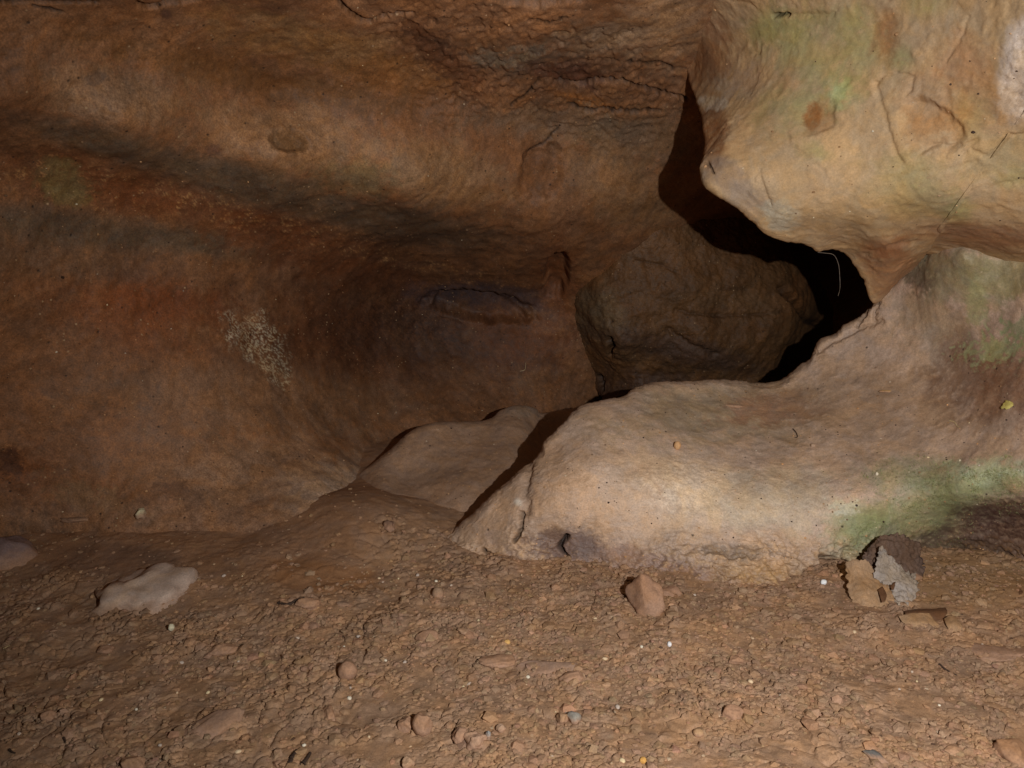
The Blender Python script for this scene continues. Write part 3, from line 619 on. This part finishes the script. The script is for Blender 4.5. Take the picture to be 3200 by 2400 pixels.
# ---- moss fuzz on the slab's right front
def fuzz(name, boxes, n, okn, col0, L, label):
    vs_, fs_, cs_ = [], [], []
    for (cu, cv, ru, rv, rot, wgt) in boxes:
        for _ in range(int(n * wgt)):
            a = rng.uniform(0, 2 * math.pi); q = math.sqrt(rng.uniform()) ** 1.3 * 1.15; x, y = q * ru * math.cos(a), q * rv * math.sin(a); ro = math.radians(rot)
            u, v = cu + x * math.cos(ro) - y * math.sin(ro), cv + x * math.sin(ro) + y * math.cos(ro)
            if noise(np.array([[u / 45, v / 45, 3.0]]), 1.0, 5)[0] < -0.12: continue
            r = Vector(P(u, v, 1.0) - CAM).normalized(); ok, loc, nor, _, ob, _ = scn.ray_cast(DG, Vector(CAM), r)
            if not ok or ob.name != okn: continue
            nor = np.array(nor) * (1 if nor.dot(r) < 0 else -1); b = np.array(loc); l = L * rng.uniform(0.4, 1.3)
            tip = b + (nor * 0.8 + rng.normal(0, 0.55, 3) + np.array([0, 0, .35])) * l
            sd = np.cross(tip - b, rng.normal(size=3)); sd = sd / np.linalg.norm(sd) * 0.00055
            k = len(vs_); vs_ += [b - sd - nor * .001, b + sd - nor * .001, tip]; fs_.append([k, k + 1, k + 2])
            c = np.clip(np.array(col0) * math.exp(rng.normal(0, 0.25)) * (1 + rng.normal(0, 0.08, 3)), 0.01, 0.9); cs_ += [c, c, c]
    o = mesh_from(name, vs_, fs_, M_moss, cs_); tag(o, label, kind='stuff'); return o
M_moss = rock_mat('moss', rough=0.8, var=0.1, bump=0.0, hue=0.1)
fuzz('moss', [(2960,1520,240,80,8,1.0),(2790,1630,180,60,-18,0.8),(3110,1490,130,60,0,0.5),(2960,1620,80,90,60,0.3),(2960,1760,70,60,0,0.08)], 3600, 'rock_slab', lin(138,142,92), 0.0042, 'short green moss on the right front of the slab')

# ---- stones, each a thing of its own
M_stone = rock_mat('stone', rough=0.85, var=0.14, bump=0.3, hue=0.1, pits=0.01)
def stone(name, u, v, w_, h_, rot, c, label, cat='stone', flat=0.5, sink=0.3, seed=1, lump=0.25, facets=0.0, sub=4, group=None, mat=None, dep=1.0):
    p, n, d = hit(u, v); s = d / F
    B, fc = ICO[sub]
    o = rng.uniform(0, 50, 3)
    q = B.copy()
    if cat in ('stone', 'clod') and c[0] - c[2] > 24 and name == 'stone': c = tuple(0.45 * a + 0.55 * b for a, b in zip(c, (162, 127, 101)))
    if not facets and name == 'stone' and lump > .1: facets = 0.3
    if facets:
        dirs = rng.normal(size=(9, 3)); dirs /= np.linalg.norm(dirs, axis=1, keepdims=True)
        for dd in dirs:
            k = q @ dd; lim = 1 - facets * rng.uniform(0.5, 1); q = q - np.clip(k - lim, 0, None)[:, None] * dd
    r_ = 1 + lump * fbm(B + o, 1.3, 3, seed) + 0.10 * lump * fbm(B + o, 6, 3, seed + 2)
    q = q * r_[:, None] * np.array([w_ / 2 * s, h_ / 2 * s * dep, min(w_, h_) / 2 * s * flat * 1.6])
    a = math.radians(-rot); R = np.array([[math.cos(a), -math.sin(a), 0], [math.sin(a), math.cos(a), 0], [0, 0, 1]])
    q = q @ R.T
    zt = np.array([0, 0, 1.0]) * 0.75 + n * 0.25 if n[2] > 0.3 else n
    zt = zt / np.linalg.norm(zt); xt = np.array([1.0, 0, 0]); xt = xt - zt * (xt @ zt); xt /= np.linalg.norm(xt); yt = np.cross(zt, xt)
    q = q @ np.stack([xt, yt, zt])
    hh = min(w_, h_) / 2 * s * flat * 1.6
    cc = np.repeat(lin(*c)[None], len(B), 0) * (1 + 0.14 * fbm(B + o, 3, 3, seed + 5))[:, None]
    if name != 'pebble':
        zz = q @ np.array([0, 0, 1.0]); lo = 1 - ss(-0.1, 0.75, zz / (np.abs(zz).max() + 1e-9) + 0.3 * fbm(B + o, 4, 3, seed)); cc = mixc(cc, lo, lin(164, 128, 102), 0.9)
    ob = mesh_from(name, q, fc, mat or M_stone, np.clip(cc, .01, .9))
    ob.location = p + zt * hh * (1 - 2 * sink)
    tag(ob, label, cat, group); return ob
stone('half_buried_rock', 440,1850,300,190,-12,(190,166,146),'large pale dusty rock half buried in the dirt at left','rock',0.42,0.6,3,0.5,0.12,dep=1.5)
stone('half_buried_rock', 15,1745,170,120,-25,(128,108,104),'grey purple rock sunk in the dirt at the left edge','rock',0.6,0.45,4,0.3,0.2,dep=1.3)
stone('stone', 700,2037,84,46,-18,(176,136,104),'smooth tan stone with a dark gap under its left end',seed=5,flat=.5)
stone('stone', 1086,2112,60,54,0,(184,140,110),'round pinkish stone on the open dirt left of centre',seed=6,flat=.7,sink=.2,lump=.1)
stone('stone', 655,2275,230,64,-38,(150,122,104),'long flat grey brown stone lying slantwise at bottom left',seed=7,flat=.35,sink=.4,dep=1.5,facets=.25)
stone('stone', 962,1894,92,44,-8,(186,142,108),'tan flat stone beside a dark twig below the wall',seed=8,flat=.5)
stone('stone', 1074,1890,56,26,10,(104,88,76),'dark grey flat stone among crumbs right of a tan stone',seed=9,flat=.4)
stone('stone', 1032,2238,36,84,-25,(166,126,94),'narrow upright tan stone near the bottom left',seed=10,flat=.7,sink=.3)
stone('stone', 2015,1885,120,120,-25,(164,122,94),'big wedge shaped brown stone leaning against the slab foot',seed=11,flat=.8,sink=.4,facets=.42,lump=.25,dep=1.3)
stone('stone', 2095,1855,90,50,15,(150,112,88),'low brown stone touching the wedge shaped stone on its right',seed=12,flat=.5,sink=.45)
stone('stone', 1370,1864,38,38,0,(150,128,104),'round greyish stone in crumbly dirt below the slab tip',seed=13,flat=.7,lump=.1)
stone('stone', 1462,1982,64,34,5,(178,146,116),'flat pale stone in the middle of the dirt floor',seed=14,flat=.4)
stone('stone', 1490,2312,78,68,0,(206,170,144),'lumpy pinkish white stone near the bottom edge',seed=15,flat=.6,sink=.25,lump=.4)
stone('stone', 1438,2306,50,56,0,(178,140,114),'tan stone touching the left of the lumpy pale stone',seed=16,flat=.6)
stone('stone', 1527,2300,18,28,0,(166,164,160),'small grey stone touching the right of the lumpy pale stone',seed=17,flat=.8)
stone('stone', 1566,2282,34,28,0,(200,172,146),'small pale stone just right of the small grey stone',seed=18,flat=.6)
stone('stone', 1794,2252,46,46,0,(142,136,126),'blue grey round stone beside a tan stone near the bottom',seed=19,flat=.6,lump=.12)
stone('stone', 1757,2252,40,50,0,(184,146,106),'tan stone on the left of the blue grey stone',seed=20,flat=.6)
stone('stone', 1322,2280,66,66,0,(172,130,98),'rounded tan clod with a black gap on its left near the bottom',seed=21,flat=.75,sink=.2,lump=.14)
stone('stone', 1268,2272,52,54,20,(174,134,104),'rounded clod left of the clod with the black gap',seed=22,flat=.6)
stone('stone', 1700,2092,200,64,0,(142,122,112),'broad flat grey stone flush with the dirt at centre',seed=23,flat=.2,sink=.42,lump=.3,dep=1.3)
stone('stone', 2285,2228,80,58,0,(176,132,102),'flat topped brown stone with a dark gap on its left, lower right',seed=24,flat=.55,sink=.25,lump=.12)
stone('stone', 2182,2295,34,32,0,(208,170,120),'round yellowish stone like a coin near the bottom right',seed=25,flat=.5,lump=.05)
stone('stone', 2735,2368,84,36,36,(96,92,88),'dark grey slate chip tilted in the dirt at bottom right',seed=26,flat=.4,sink=.2,facets=.4)
stone('stone', 1275,2395,44,40,0,(220,184,146),'cream coloured stone cut by the bottom edge',seed=27,flat=.7)
stone('stone', 415,2395,80,50,0,(166,126,92),'brown stone cut by the bottom edge at left',seed=28,flat=.6)
stone('stone', 1550,2070,120,56,-10,(160,122,94),'wide brown clod in the middle of the floor',seed=29,flat=.35,sink=.35,dep=1.3)
stone('stone', 1790,2125,86,44,0,(172,132,104),'brown clod just below the broad flat grey stone',seed=30,flat=.5)
stone('stone', 2300,2070,54,34,0,(166,124,94),'small rounded clod right of centre in fine crumbs',seed=31,flat=.6)
stone('stone', 1340,1995,90,50,-12,(164,124,96),'brown clod left of the flat pale stone',seed=32,flat=.4,sink=.35)
stone('stone', 330,2035,60,34,10,(158,118,92),'small brown clod below the half buried pale rock',seed=33,flat=.5)
stone('stone', 150,2245,52,36,-20,(176,134,104),'pinkish clod low at the left',seed=34,flat=.6)
stone('stone', 3110,2040,220,90,12,(158,124,102),'broad low swell of packed earth at the right edge','clod',.2,.45,35,.3,dep=1.4)
stone('stone', 3170,2360,110,120,0,(164,116,74),'orange brown lump in the bottom right corner','clod',.4,.4,36,.3)
stone('pebble', 2116,1404,22,20,0,(206,162,116),'small tan pebble casting a shadow on the slab top','pebble',.9,.05,37,.1,sub=3)
stone('pebble', 2540,1396,16,12,0,(180,152,128),'tiny pale pebble on the slab right of the curved twig','pebble',.7,.2,38,.2,sub=3)
stone('pebble', 2740,1485,9,9,0,(236,224,200),'tiny white pebble above the moss on the slab','pebble',.8,.1,39,.1,sub=3)
stone('pebble', 2574,1826,20,16,-10,(240,244,248),'bright white pebble in the dark hollow left of the bark','pebble',.7,.1,40,.15,sub=3)
stone('pebble', 2092,2020,14,16,0,(236,234,234),'bright white pebble on the fine soil below the wedge stone','pebble',.8,.1,41,.15,sub=3)
stone('pebble', 1585,2013,20,16,0,(214,170,104),'ochre pebble in the middle of the dirt floor','pebble',.7,.15,42,.15,sub=3)
stone('pebble', 2010,2383,24,20,0,(206,156,84),'ochre pebble at the bottom edge','pebble',.7,.15,43,.15,sub=3)
stone('pebble', 538,1968,18,18,0,(214,206,176),'pale pebble beside a dark slit below the half buried rock','pebble',.8,.1,44,.3,sub=3)
stone('stone_chip', 2292,1272,60,26,8,(186,152,124),'flat pale chip lying on the flat top of the slab','stone',.3,.25,45,.4,.3,sub=3)
stone('stone_chip', 2770,1225,44,12,10,(198,160,108),'thin yellowish chip on the slab below the passage','stone',.4,.2,46,.4,.3,sub=3)
stone('stone', 1215,1652,38,44,-15,(92,70,60),'dark brown clod in front of the slab tip','clod',.7,.3,47,.4,sub=3)
stone('mineral_lump', 442,1612,30,40,0,(206,196,160),'pale grey mineral lump stuck to the foot of the left wall','mineral',.7,.3,48,.6,sub=3)
stone('stone', 235,1625,90,30,0,(120,96,78),'low brown lump at the foot of the left wall','clod',.4,.4,49,.4,sub=3)

# small pale pebbles: one of each kind, copied
protos = []
for k in range(5):
    B, fc = ICO[2]; q = B * (1 + 0.3 * fbm(B + k * 9.1, 1.5, 2, 60 + k))[:, None] * np.array([1, .75, .6])
    me = mesh_from('small_pebble', q * 0.0038, fc, M_stone, np.repeat(lin(*[(232,222,200),(222,196,160),(206,186,166),(226,206,164),(196,180,166)][k])[None], len(B), 0)); protos.append(me)
spots = [(168,1840),(196,1600),(340,2017),(316,2188),(566,2072),(426,2218),(553,2166),(745,2068),(757,1801),(700,1800),(1075,2022),(880,2008),(930,1995),(650,2165),(340,1905),(120,1903),
 (1185,1808),(1196,1820),(1245,1809),(1305,1798),(1363,1817),(1630,1798),(1410,1830),(1495,1940),(1265,2070),(1650,2117),(1640,2142),(1467,2140),(1448,2148),(1095,2150),(1092,2183),(1153,2303),(1770,2230),(1735,2228),(1930,2210),(2005,2022),
 (1860,1934),(1725,2365),(1945,2378),(2170,1860),(2440,2175),(2345,2130),(2850,2100),(2865,2130),(2810,2155),(2935,2205),(2670,1975),(3070,2015),(3105,2330),(500,2330),(950,2330),(745,2350),(60,2295),(225,2110),(1120,1990),(1205,2065),(1890,2060),(2560,1655),(2900,1430),(3060,1455)]
seen = set()
marks = [(440,1850,'the half buried pale rock'),(15,1745,'the grey purple rock at the left edge'),(700,2037,'the smooth tan stone'),(1086,2112,'the round pinkish stone'),(655,2275,'the long flat slanting stone'),
 (962,1894,'the tan flat stone by the wall'),(1032,2238,'the narrow upright stone'),(2015,1885,'the wedge shaped stone'),(1370,1864,'the round greyish stone'),(1462,1982,'the flat pale stone'),(1490,2312,'the lumpy pinkish white stone'),
 (1794,2252,'the blue grey stone'),(1322,2280,'the clod with a black gap'),(1700,2092,'the broad flat grey stone'),(2285,2228,'the flat topped brown stone'),(2182,2295,'the coin like yellowish stone'),(2735,2368,'the dark slate chip'),
 (2015,2383,'the ochre pebble at the bottom edge'),(2092,2020,'the bright white pebble on fine soil'),(3110,2040,'the packed earth swell'),(2574,1826,'the bright white pebble in the hollow'),(2478,2000,'the small curled leaf scrap'),
 (442,1612,'the pale mineral lump'),(2950,1520,'the green moss'),(3170,2360,'the orange brown corner lump'),(1585,2013,'the ochre pebble'),(1215,1652,'the dark clod by the slab tip'),(2990,1955,'the arched yellow brown leaf')]
used = set()
for i, (u, v) in enumerate(spots):
    k = i % 5; p, n, d = hit(u, v)
    if k in used:
        o = protos[k].copy(); col.objects.link(o)
    else: o = protos[k]; used.add(k)
    o.location = p + np.array([0, 0, .0008]); s_ = rng.uniform(0.7, 1.5); o.scale = (s_,) * 3; o.rotation_euler = (0, 0, rng.uniform(0, 6))
    best = min(marks, key=lambda m_: math.hypot(m_[0] - u, m_[1] - v)); dx, dy = u - best[0], v - best[1]
    side = ('right of' if dx > 0 else 'left of') if abs(dx) > abs(dy) else ('below' if dy > 0 else 'above')
    lb = 'small pale pebble %s %s' % (side, best[2])
    if math.hypot(dx, dy) > 260 or lb in seen: lb = 'small pale pebble scattered on the brown dirt or dusty rock'
    seen.add(lb); tag(o, lb, 'pebble', 'small pale pebbles')

# ---- thin things: bark, leaves, twigs, rootlet
def flat_mat(name, c, rough=0.8, var=0.25, fine=500, bump=0.4, streak=None):
    return rock_mat(name, rough=rough, var=var, fine=fine, bump=bump, bdist=0.002, use_attr=False, colour=tuple(lin(*c)), hue=0.15, grain=0.3, streak=streak)
M_bark = flat_mat('bark', (104,82,68), bump=0.9); M_fibre = flat_mat('grey_fibre', (158,144,130), fine=800, bump=0.8, var=0.3)
M_leaf = flat_mat('dry_leaf', (166,132,98), bump=0.5, var=0.28); M_leafd = flat_mat('brown_leaf', (104,72,48), bump=0.3); M_twig = flat_mat('twig', (66,50,40), bump=0.4)
M_pale = flat_mat('pale_stalk', (206,184,140)); M_root = flat_mat('rootlet', (120,108,96)); M_yleaf = flat_mat('yellow_leaf', (190,176,100))
def sheet(name, rows, m, thick=0.0012, n=28, crinkle=0.0012, seed=1, parent=None, frayed=0.0, lim=None):
    """rows: grid of (u, v, lift in mm) control points laid over whatever lies there, a curled sheet with thickness"""
    rows = np.array(rows, float); a, b = rows.shape[:2]; pts = np.zeros((a, b, 3)); dd = np.zeros((a, b))
    for i in range(a):
        for j in range(b): dd[i, j] = hit(rows[i, j, 0], rows[i, j, 1])[2]
    if lim: dd = np.minimum(dd, lim)
    dm = np.median(dd); dd = dm + (dd - dm) * 0.6; dd = dd - rows[..., 2] / 1000
    ctrl = np.concatenate([rows[..., :2], dd[..., None]], -1)
    m1 = np.stack([curve(ctrl[i], n) for i in range(a)]); m2 = np.stack([curve(m1[:, j], n) for j in range(n)], 1)
    if frayed:
        s = np.linspace(-1, 1, n); e = np.maximum(np.abs(s)[:, None], np.abs(s)[None])
        m2[..., :2] += (e ** 6)[..., None] * frayed * np.stack([noise(np.stack([m2[..., 0] / 9, m2[..., 1] / 9, m2[..., 0] * 0 + seed], -1), 1, seed), noise(np.stack([m2[..., 0] / 9, m2[..., 1] / 9, m2[..., 0] * 0 + 9 + seed], -1), 1, seed)], -1)
    G = P(m2[..., 0], m2[..., 1], m2[..., 2]); N_ = grid_normals(G)
    G = G + N_ * (crinkle * fbm(G, 110, 3, seed))[..., None]
    o0 = G.mean((0, 1)); G = G - o0; nb = n * n
    Vt = np.concatenate([G.reshape(-1, 3), (G - N_ * thick).reshape(-1, 3)]); f = grid_faces(n, n)
    i = np.arange(nb).reshape(n, n); rim = np.concatenate([i[0, :], i[1:, -1], i[-1, -2::-1], i[-2:0:-1, 0]]); r2 = np.roll(rim, -1)
    Fc = np.concatenate([f, f[:, ::-1] + nb, np.stack([rim, rim + nb, r2 + nb, r2], 1)])
    ob = mesh_from(name, Vt, Fc, m); 
    if parent is None: ob.location = o0
    else: ob.parent = parent; ob.location = o0 - np.array(parent.location)
    return ob
def tube(name, pts, r0, r1, m, lift=2.0, parent=None, fixed=None, sides=6, n=24):
    """twig through (u, v) points resting on the surface below; fixed: use these depths instead"""
    pts = np.array(pts, float); d = np.array([hit(*p)[2] for p in pts]) - lift / 1000 if fixed is None else np.array(fixed, float)
    c = curve(np.column_stack([pts, d]), n); p = P(c[:, 0], c[:, 1], c[:, 2]); t = np.gradient(p, axis=0); t /= np.linalg.norm(t, axis=1, keepdims=True)
    a = np.cross(t, FW + 0.01); a /= np.linalg.norm(a, axis=1, keepdims=True); b = np.cross(t, a); r = np.linspace(r0, r1, n) * (1 + 0.2 * rng.uniform(-1, 1, n))
    th = np.linspace(0, 2 * math.pi, sides, endpoint=False); o0 = p.mean(0)
    V_ = (p - o0)[:, None] + (np.cos(th)[None, :, None] * a[:, None] + np.sin(th)[None, :, None] * b[:, None]) * r[:, None, None]
    i = np.arange(n * sides).reshape(n, sides); j = np.roll(i, -1, 1); f = np.stack([i[:-1], j[:-1], j[1:], i[1:]], -1).reshape(-1, 4)
    ob = mesh_from(name, V_, f, m); ob.location = o0; return ob

e = bpy.data.objects.new('bark_fragment', None); col.objects.link(e); p, n, d = hit(2745, 1850); e.location = p; e.empty_display_size = .02
tag(e, 'torn bark fragment with grey papery fibres standing against the slab beside moss', 'bark')
sheet('bark_plate', [[(2642,1770,26),(2660,1752,34),(2705,1748,34)],[(2646,1810,30),(2682,1800,44),(2750,1795,40)],[(2652,1855,26),(2705,1850,42),(2785,1845,36)],[(2678,1900,14),(2730,1900,26),(2805,1885,26)],[(2705,1935,2),(2765,1928,8),(2832,1916,8)]], M_leaf, .002, 44, .003, 3, e, 8, lim=1.80)
sheet('bark_crown', [[(2722,1705,30),(2755,1676,34),(2810,1668,26),(2870,1695,12)],[(2694,1742,40),(2740,1718,54),(2800,1710,48),(2880,1735,20)],[(2688,1778,40),(2740,1765,56),(2800,1755,52),(2885,1775,22)],[(2728,1805,44),(2750,1815,50),(2800,1800,44),(2880,1815,16)]], M_bark, .003, 60, .006, 5, e, 9, lim=1.82)
sheet('grey_fibres', [[(2742,1716,60),(2754,1708,62),(2768,1720,60)],[(2742,1752,62),(2768,1745,66),(2798,1756,60)],[(2730,1800,58),(2785,1790,64),(2838,1790,52)],[(2745,1815,52),(2805,1825,56),(2868,1818,40)],[(2785,1850,46),(2822,1860,46),(2866,1852,32)],[(2802,1888,34),(2826,1898,34),(2856,1888,22)],[(2822,1912,20),(2832,1916,18),(2844,1910,14)]], M_fibre, .002, 80, .005, 9, e, 9, lim=1.82)
sheet('brown_chip', [[(2744,1842,46),(2758,1832,46)],[(2750,1862,44),(2771,1858,44)],[(2756,1882,40),(2766,1878,40)]], M_leafd, .001, 10, .0005, 2, e, lim=1.80)
for k_, (u_, v_2, a_, b_, l_) in enumerate([(2700,1768,26,12,50),(2722,1790,30,10,52),(2716,1822,24,12,50),(2740,1748,20,14,62),(2775,1742,18,12,66),(2760,1725,14,14,66),(2812,1770,22,12,60),(2790,1832,16,16,58),(2855,1800,20,12,34)]):
    sheet('bark_flake', [[(u_-a_/2,v_2-b_/2+3,l_),(u_+a_/2,v_2-b_/2-4,l_+3)],[(u_-a_/2+2,v_2+b_/2,l_+4),(u_+a_/2-4,v_2+b_/2+3,l_)]], (M_bark, M_leafd, M_fibre)[k_ % 3], .0015, 12, .002, 20 + k_, e, 6, lim=1.82)
def leaf(label, rows, m, seed, group=None, name='dead_leaf', cat='leaf', **kw):
    o = sheet(name, rows, m, .0010, 24, .0012, seed, **kw); tag(o, label, cat, group); return o
leaf('pale brown leaf lying flat below the torn bark', [[(2808,1925,3),(2850,1915,6),(2905,1915,6)],[(2822,1945,5),(2865,1940,8),(2925,1942,8)],[(2850,1958,3),(2890,1965,5),(2945,1960,4)]], M_leaf, 11)
leaf('curled brown leaf rolled like a tube right of the torn bark', [[(2826,1908,8),(2870,1903,10),(2915,1902,12),(2955,1898,10)],[(2828,1916,16),(2870,1912,18),(2915,1912,20),(2960,1915,18)],[(2835,1924,8),(2880,1930,14),(2915,1940,14),(2945,1938,10)]], M_leafd, 12)
leaf('curved yellow brown leaf arched over a dark gap, right of the curled leaf', [[(2950,1932,6),(2968,1922,10),(2985,1926,6)],[(2958,1955,12),(2982,1945,18),(3003,1948,10)],[(2975,1980,6),(2996,1975,10),(3015,1978,4)]], M_leaf, 13)
leaf('small curled leaf scrap on open soil at right', [[(2450,1995,3),(2460,1991,5),(2470,1992,3)],[(2462,2004,5),(2475,1999,9),(2488,1998,5)],[(2490,2006,3),(2500,2000,7),(2506,1992,4)]], M_leaf, 14)
leaf('yellow green leaf shred on the right side of the slab', [[(3125,1275,2),(3135,1262,4),(3140,1248,2)],[(3140,1278,3),(3152,1266,5),(3162,1255,3)],[(3172,1276,2),(3178,1268,3),(3182,1262,2)]], M_yleaf, 15, frayed=5)
leaf('tiny dark diamond shaped leaf at the right edge', [[(3183,1852,2),(3189,1838,3)],[(3186,1862,3),(3198,1850,4)]], M_leafd, 16)
def twig(label, pts, r0, r1, m=None, name='twig', cat='twig', lift=2.0, fixed=None):
    o = tube(name, pts, r0, r1, m or M_twig, lift, fixed=fixed); tag(o, label, cat); return o
twig('dark curved twig standing on the slab top', [(2478,1340),(2488,1352),(2492,1365),(2484,1368)], .0016, .0010, lift=4)
twig('thin dark twig slanting in the soil at lower right', [(2935,2075),(2955,2092),(2990,2110)], .0022, .0010)
twig('black charred twig beside the tan flat stone', [(870,1885),(900,1889),(925,1876),(950,1868)], .004, .002)
twig('pale curled stalk on the slab right of its middle', [(2968,1315),(2982,1318),(2990,1330),(2997,1335)], .0014, .0010, M_pale, 'stalk', 'stalk')
twig('short pale stick at the left edge of the dirt floor', [(13,2026),(22,2021),(30,2018)], .0016, .0014, M_pale, 'stick', 'stick')
twig('thin pale twig on the dark wall left of the passage', [(1625,1160),(1640,1155),(1643,1133)], .0010, .0007, M_pale, 'stalk', 'stalk')
twig('black twig half buried near the bottom left', [(905,2395),(915,2365),(930,2345)], .006, .003)
twig('short black twig leaning beside a crumb cluster, bottom left', [(945,2390),(958,2372),(970,2352)], .004, .002)
twig('dark thin splinter low at the left', [(199,2305),(203,2315),(205,2322)], .002, .001)
twig('short dark splinter in the left bottom corner', [(28,2342),(38,2350),(48,2353)], .002, .001)
twig('thin grey rootlet dangling in the black hole under the overhang', [(2556,789),(2580,791),(2606,797),(2620,825),(2624,860),(2625,900),(2619,925)], .0006, .0004, M_root, 'rootlet', 'rootlet', fixed=[1.93,1.93,1.93,1.935,1.94,1.94,1.94])
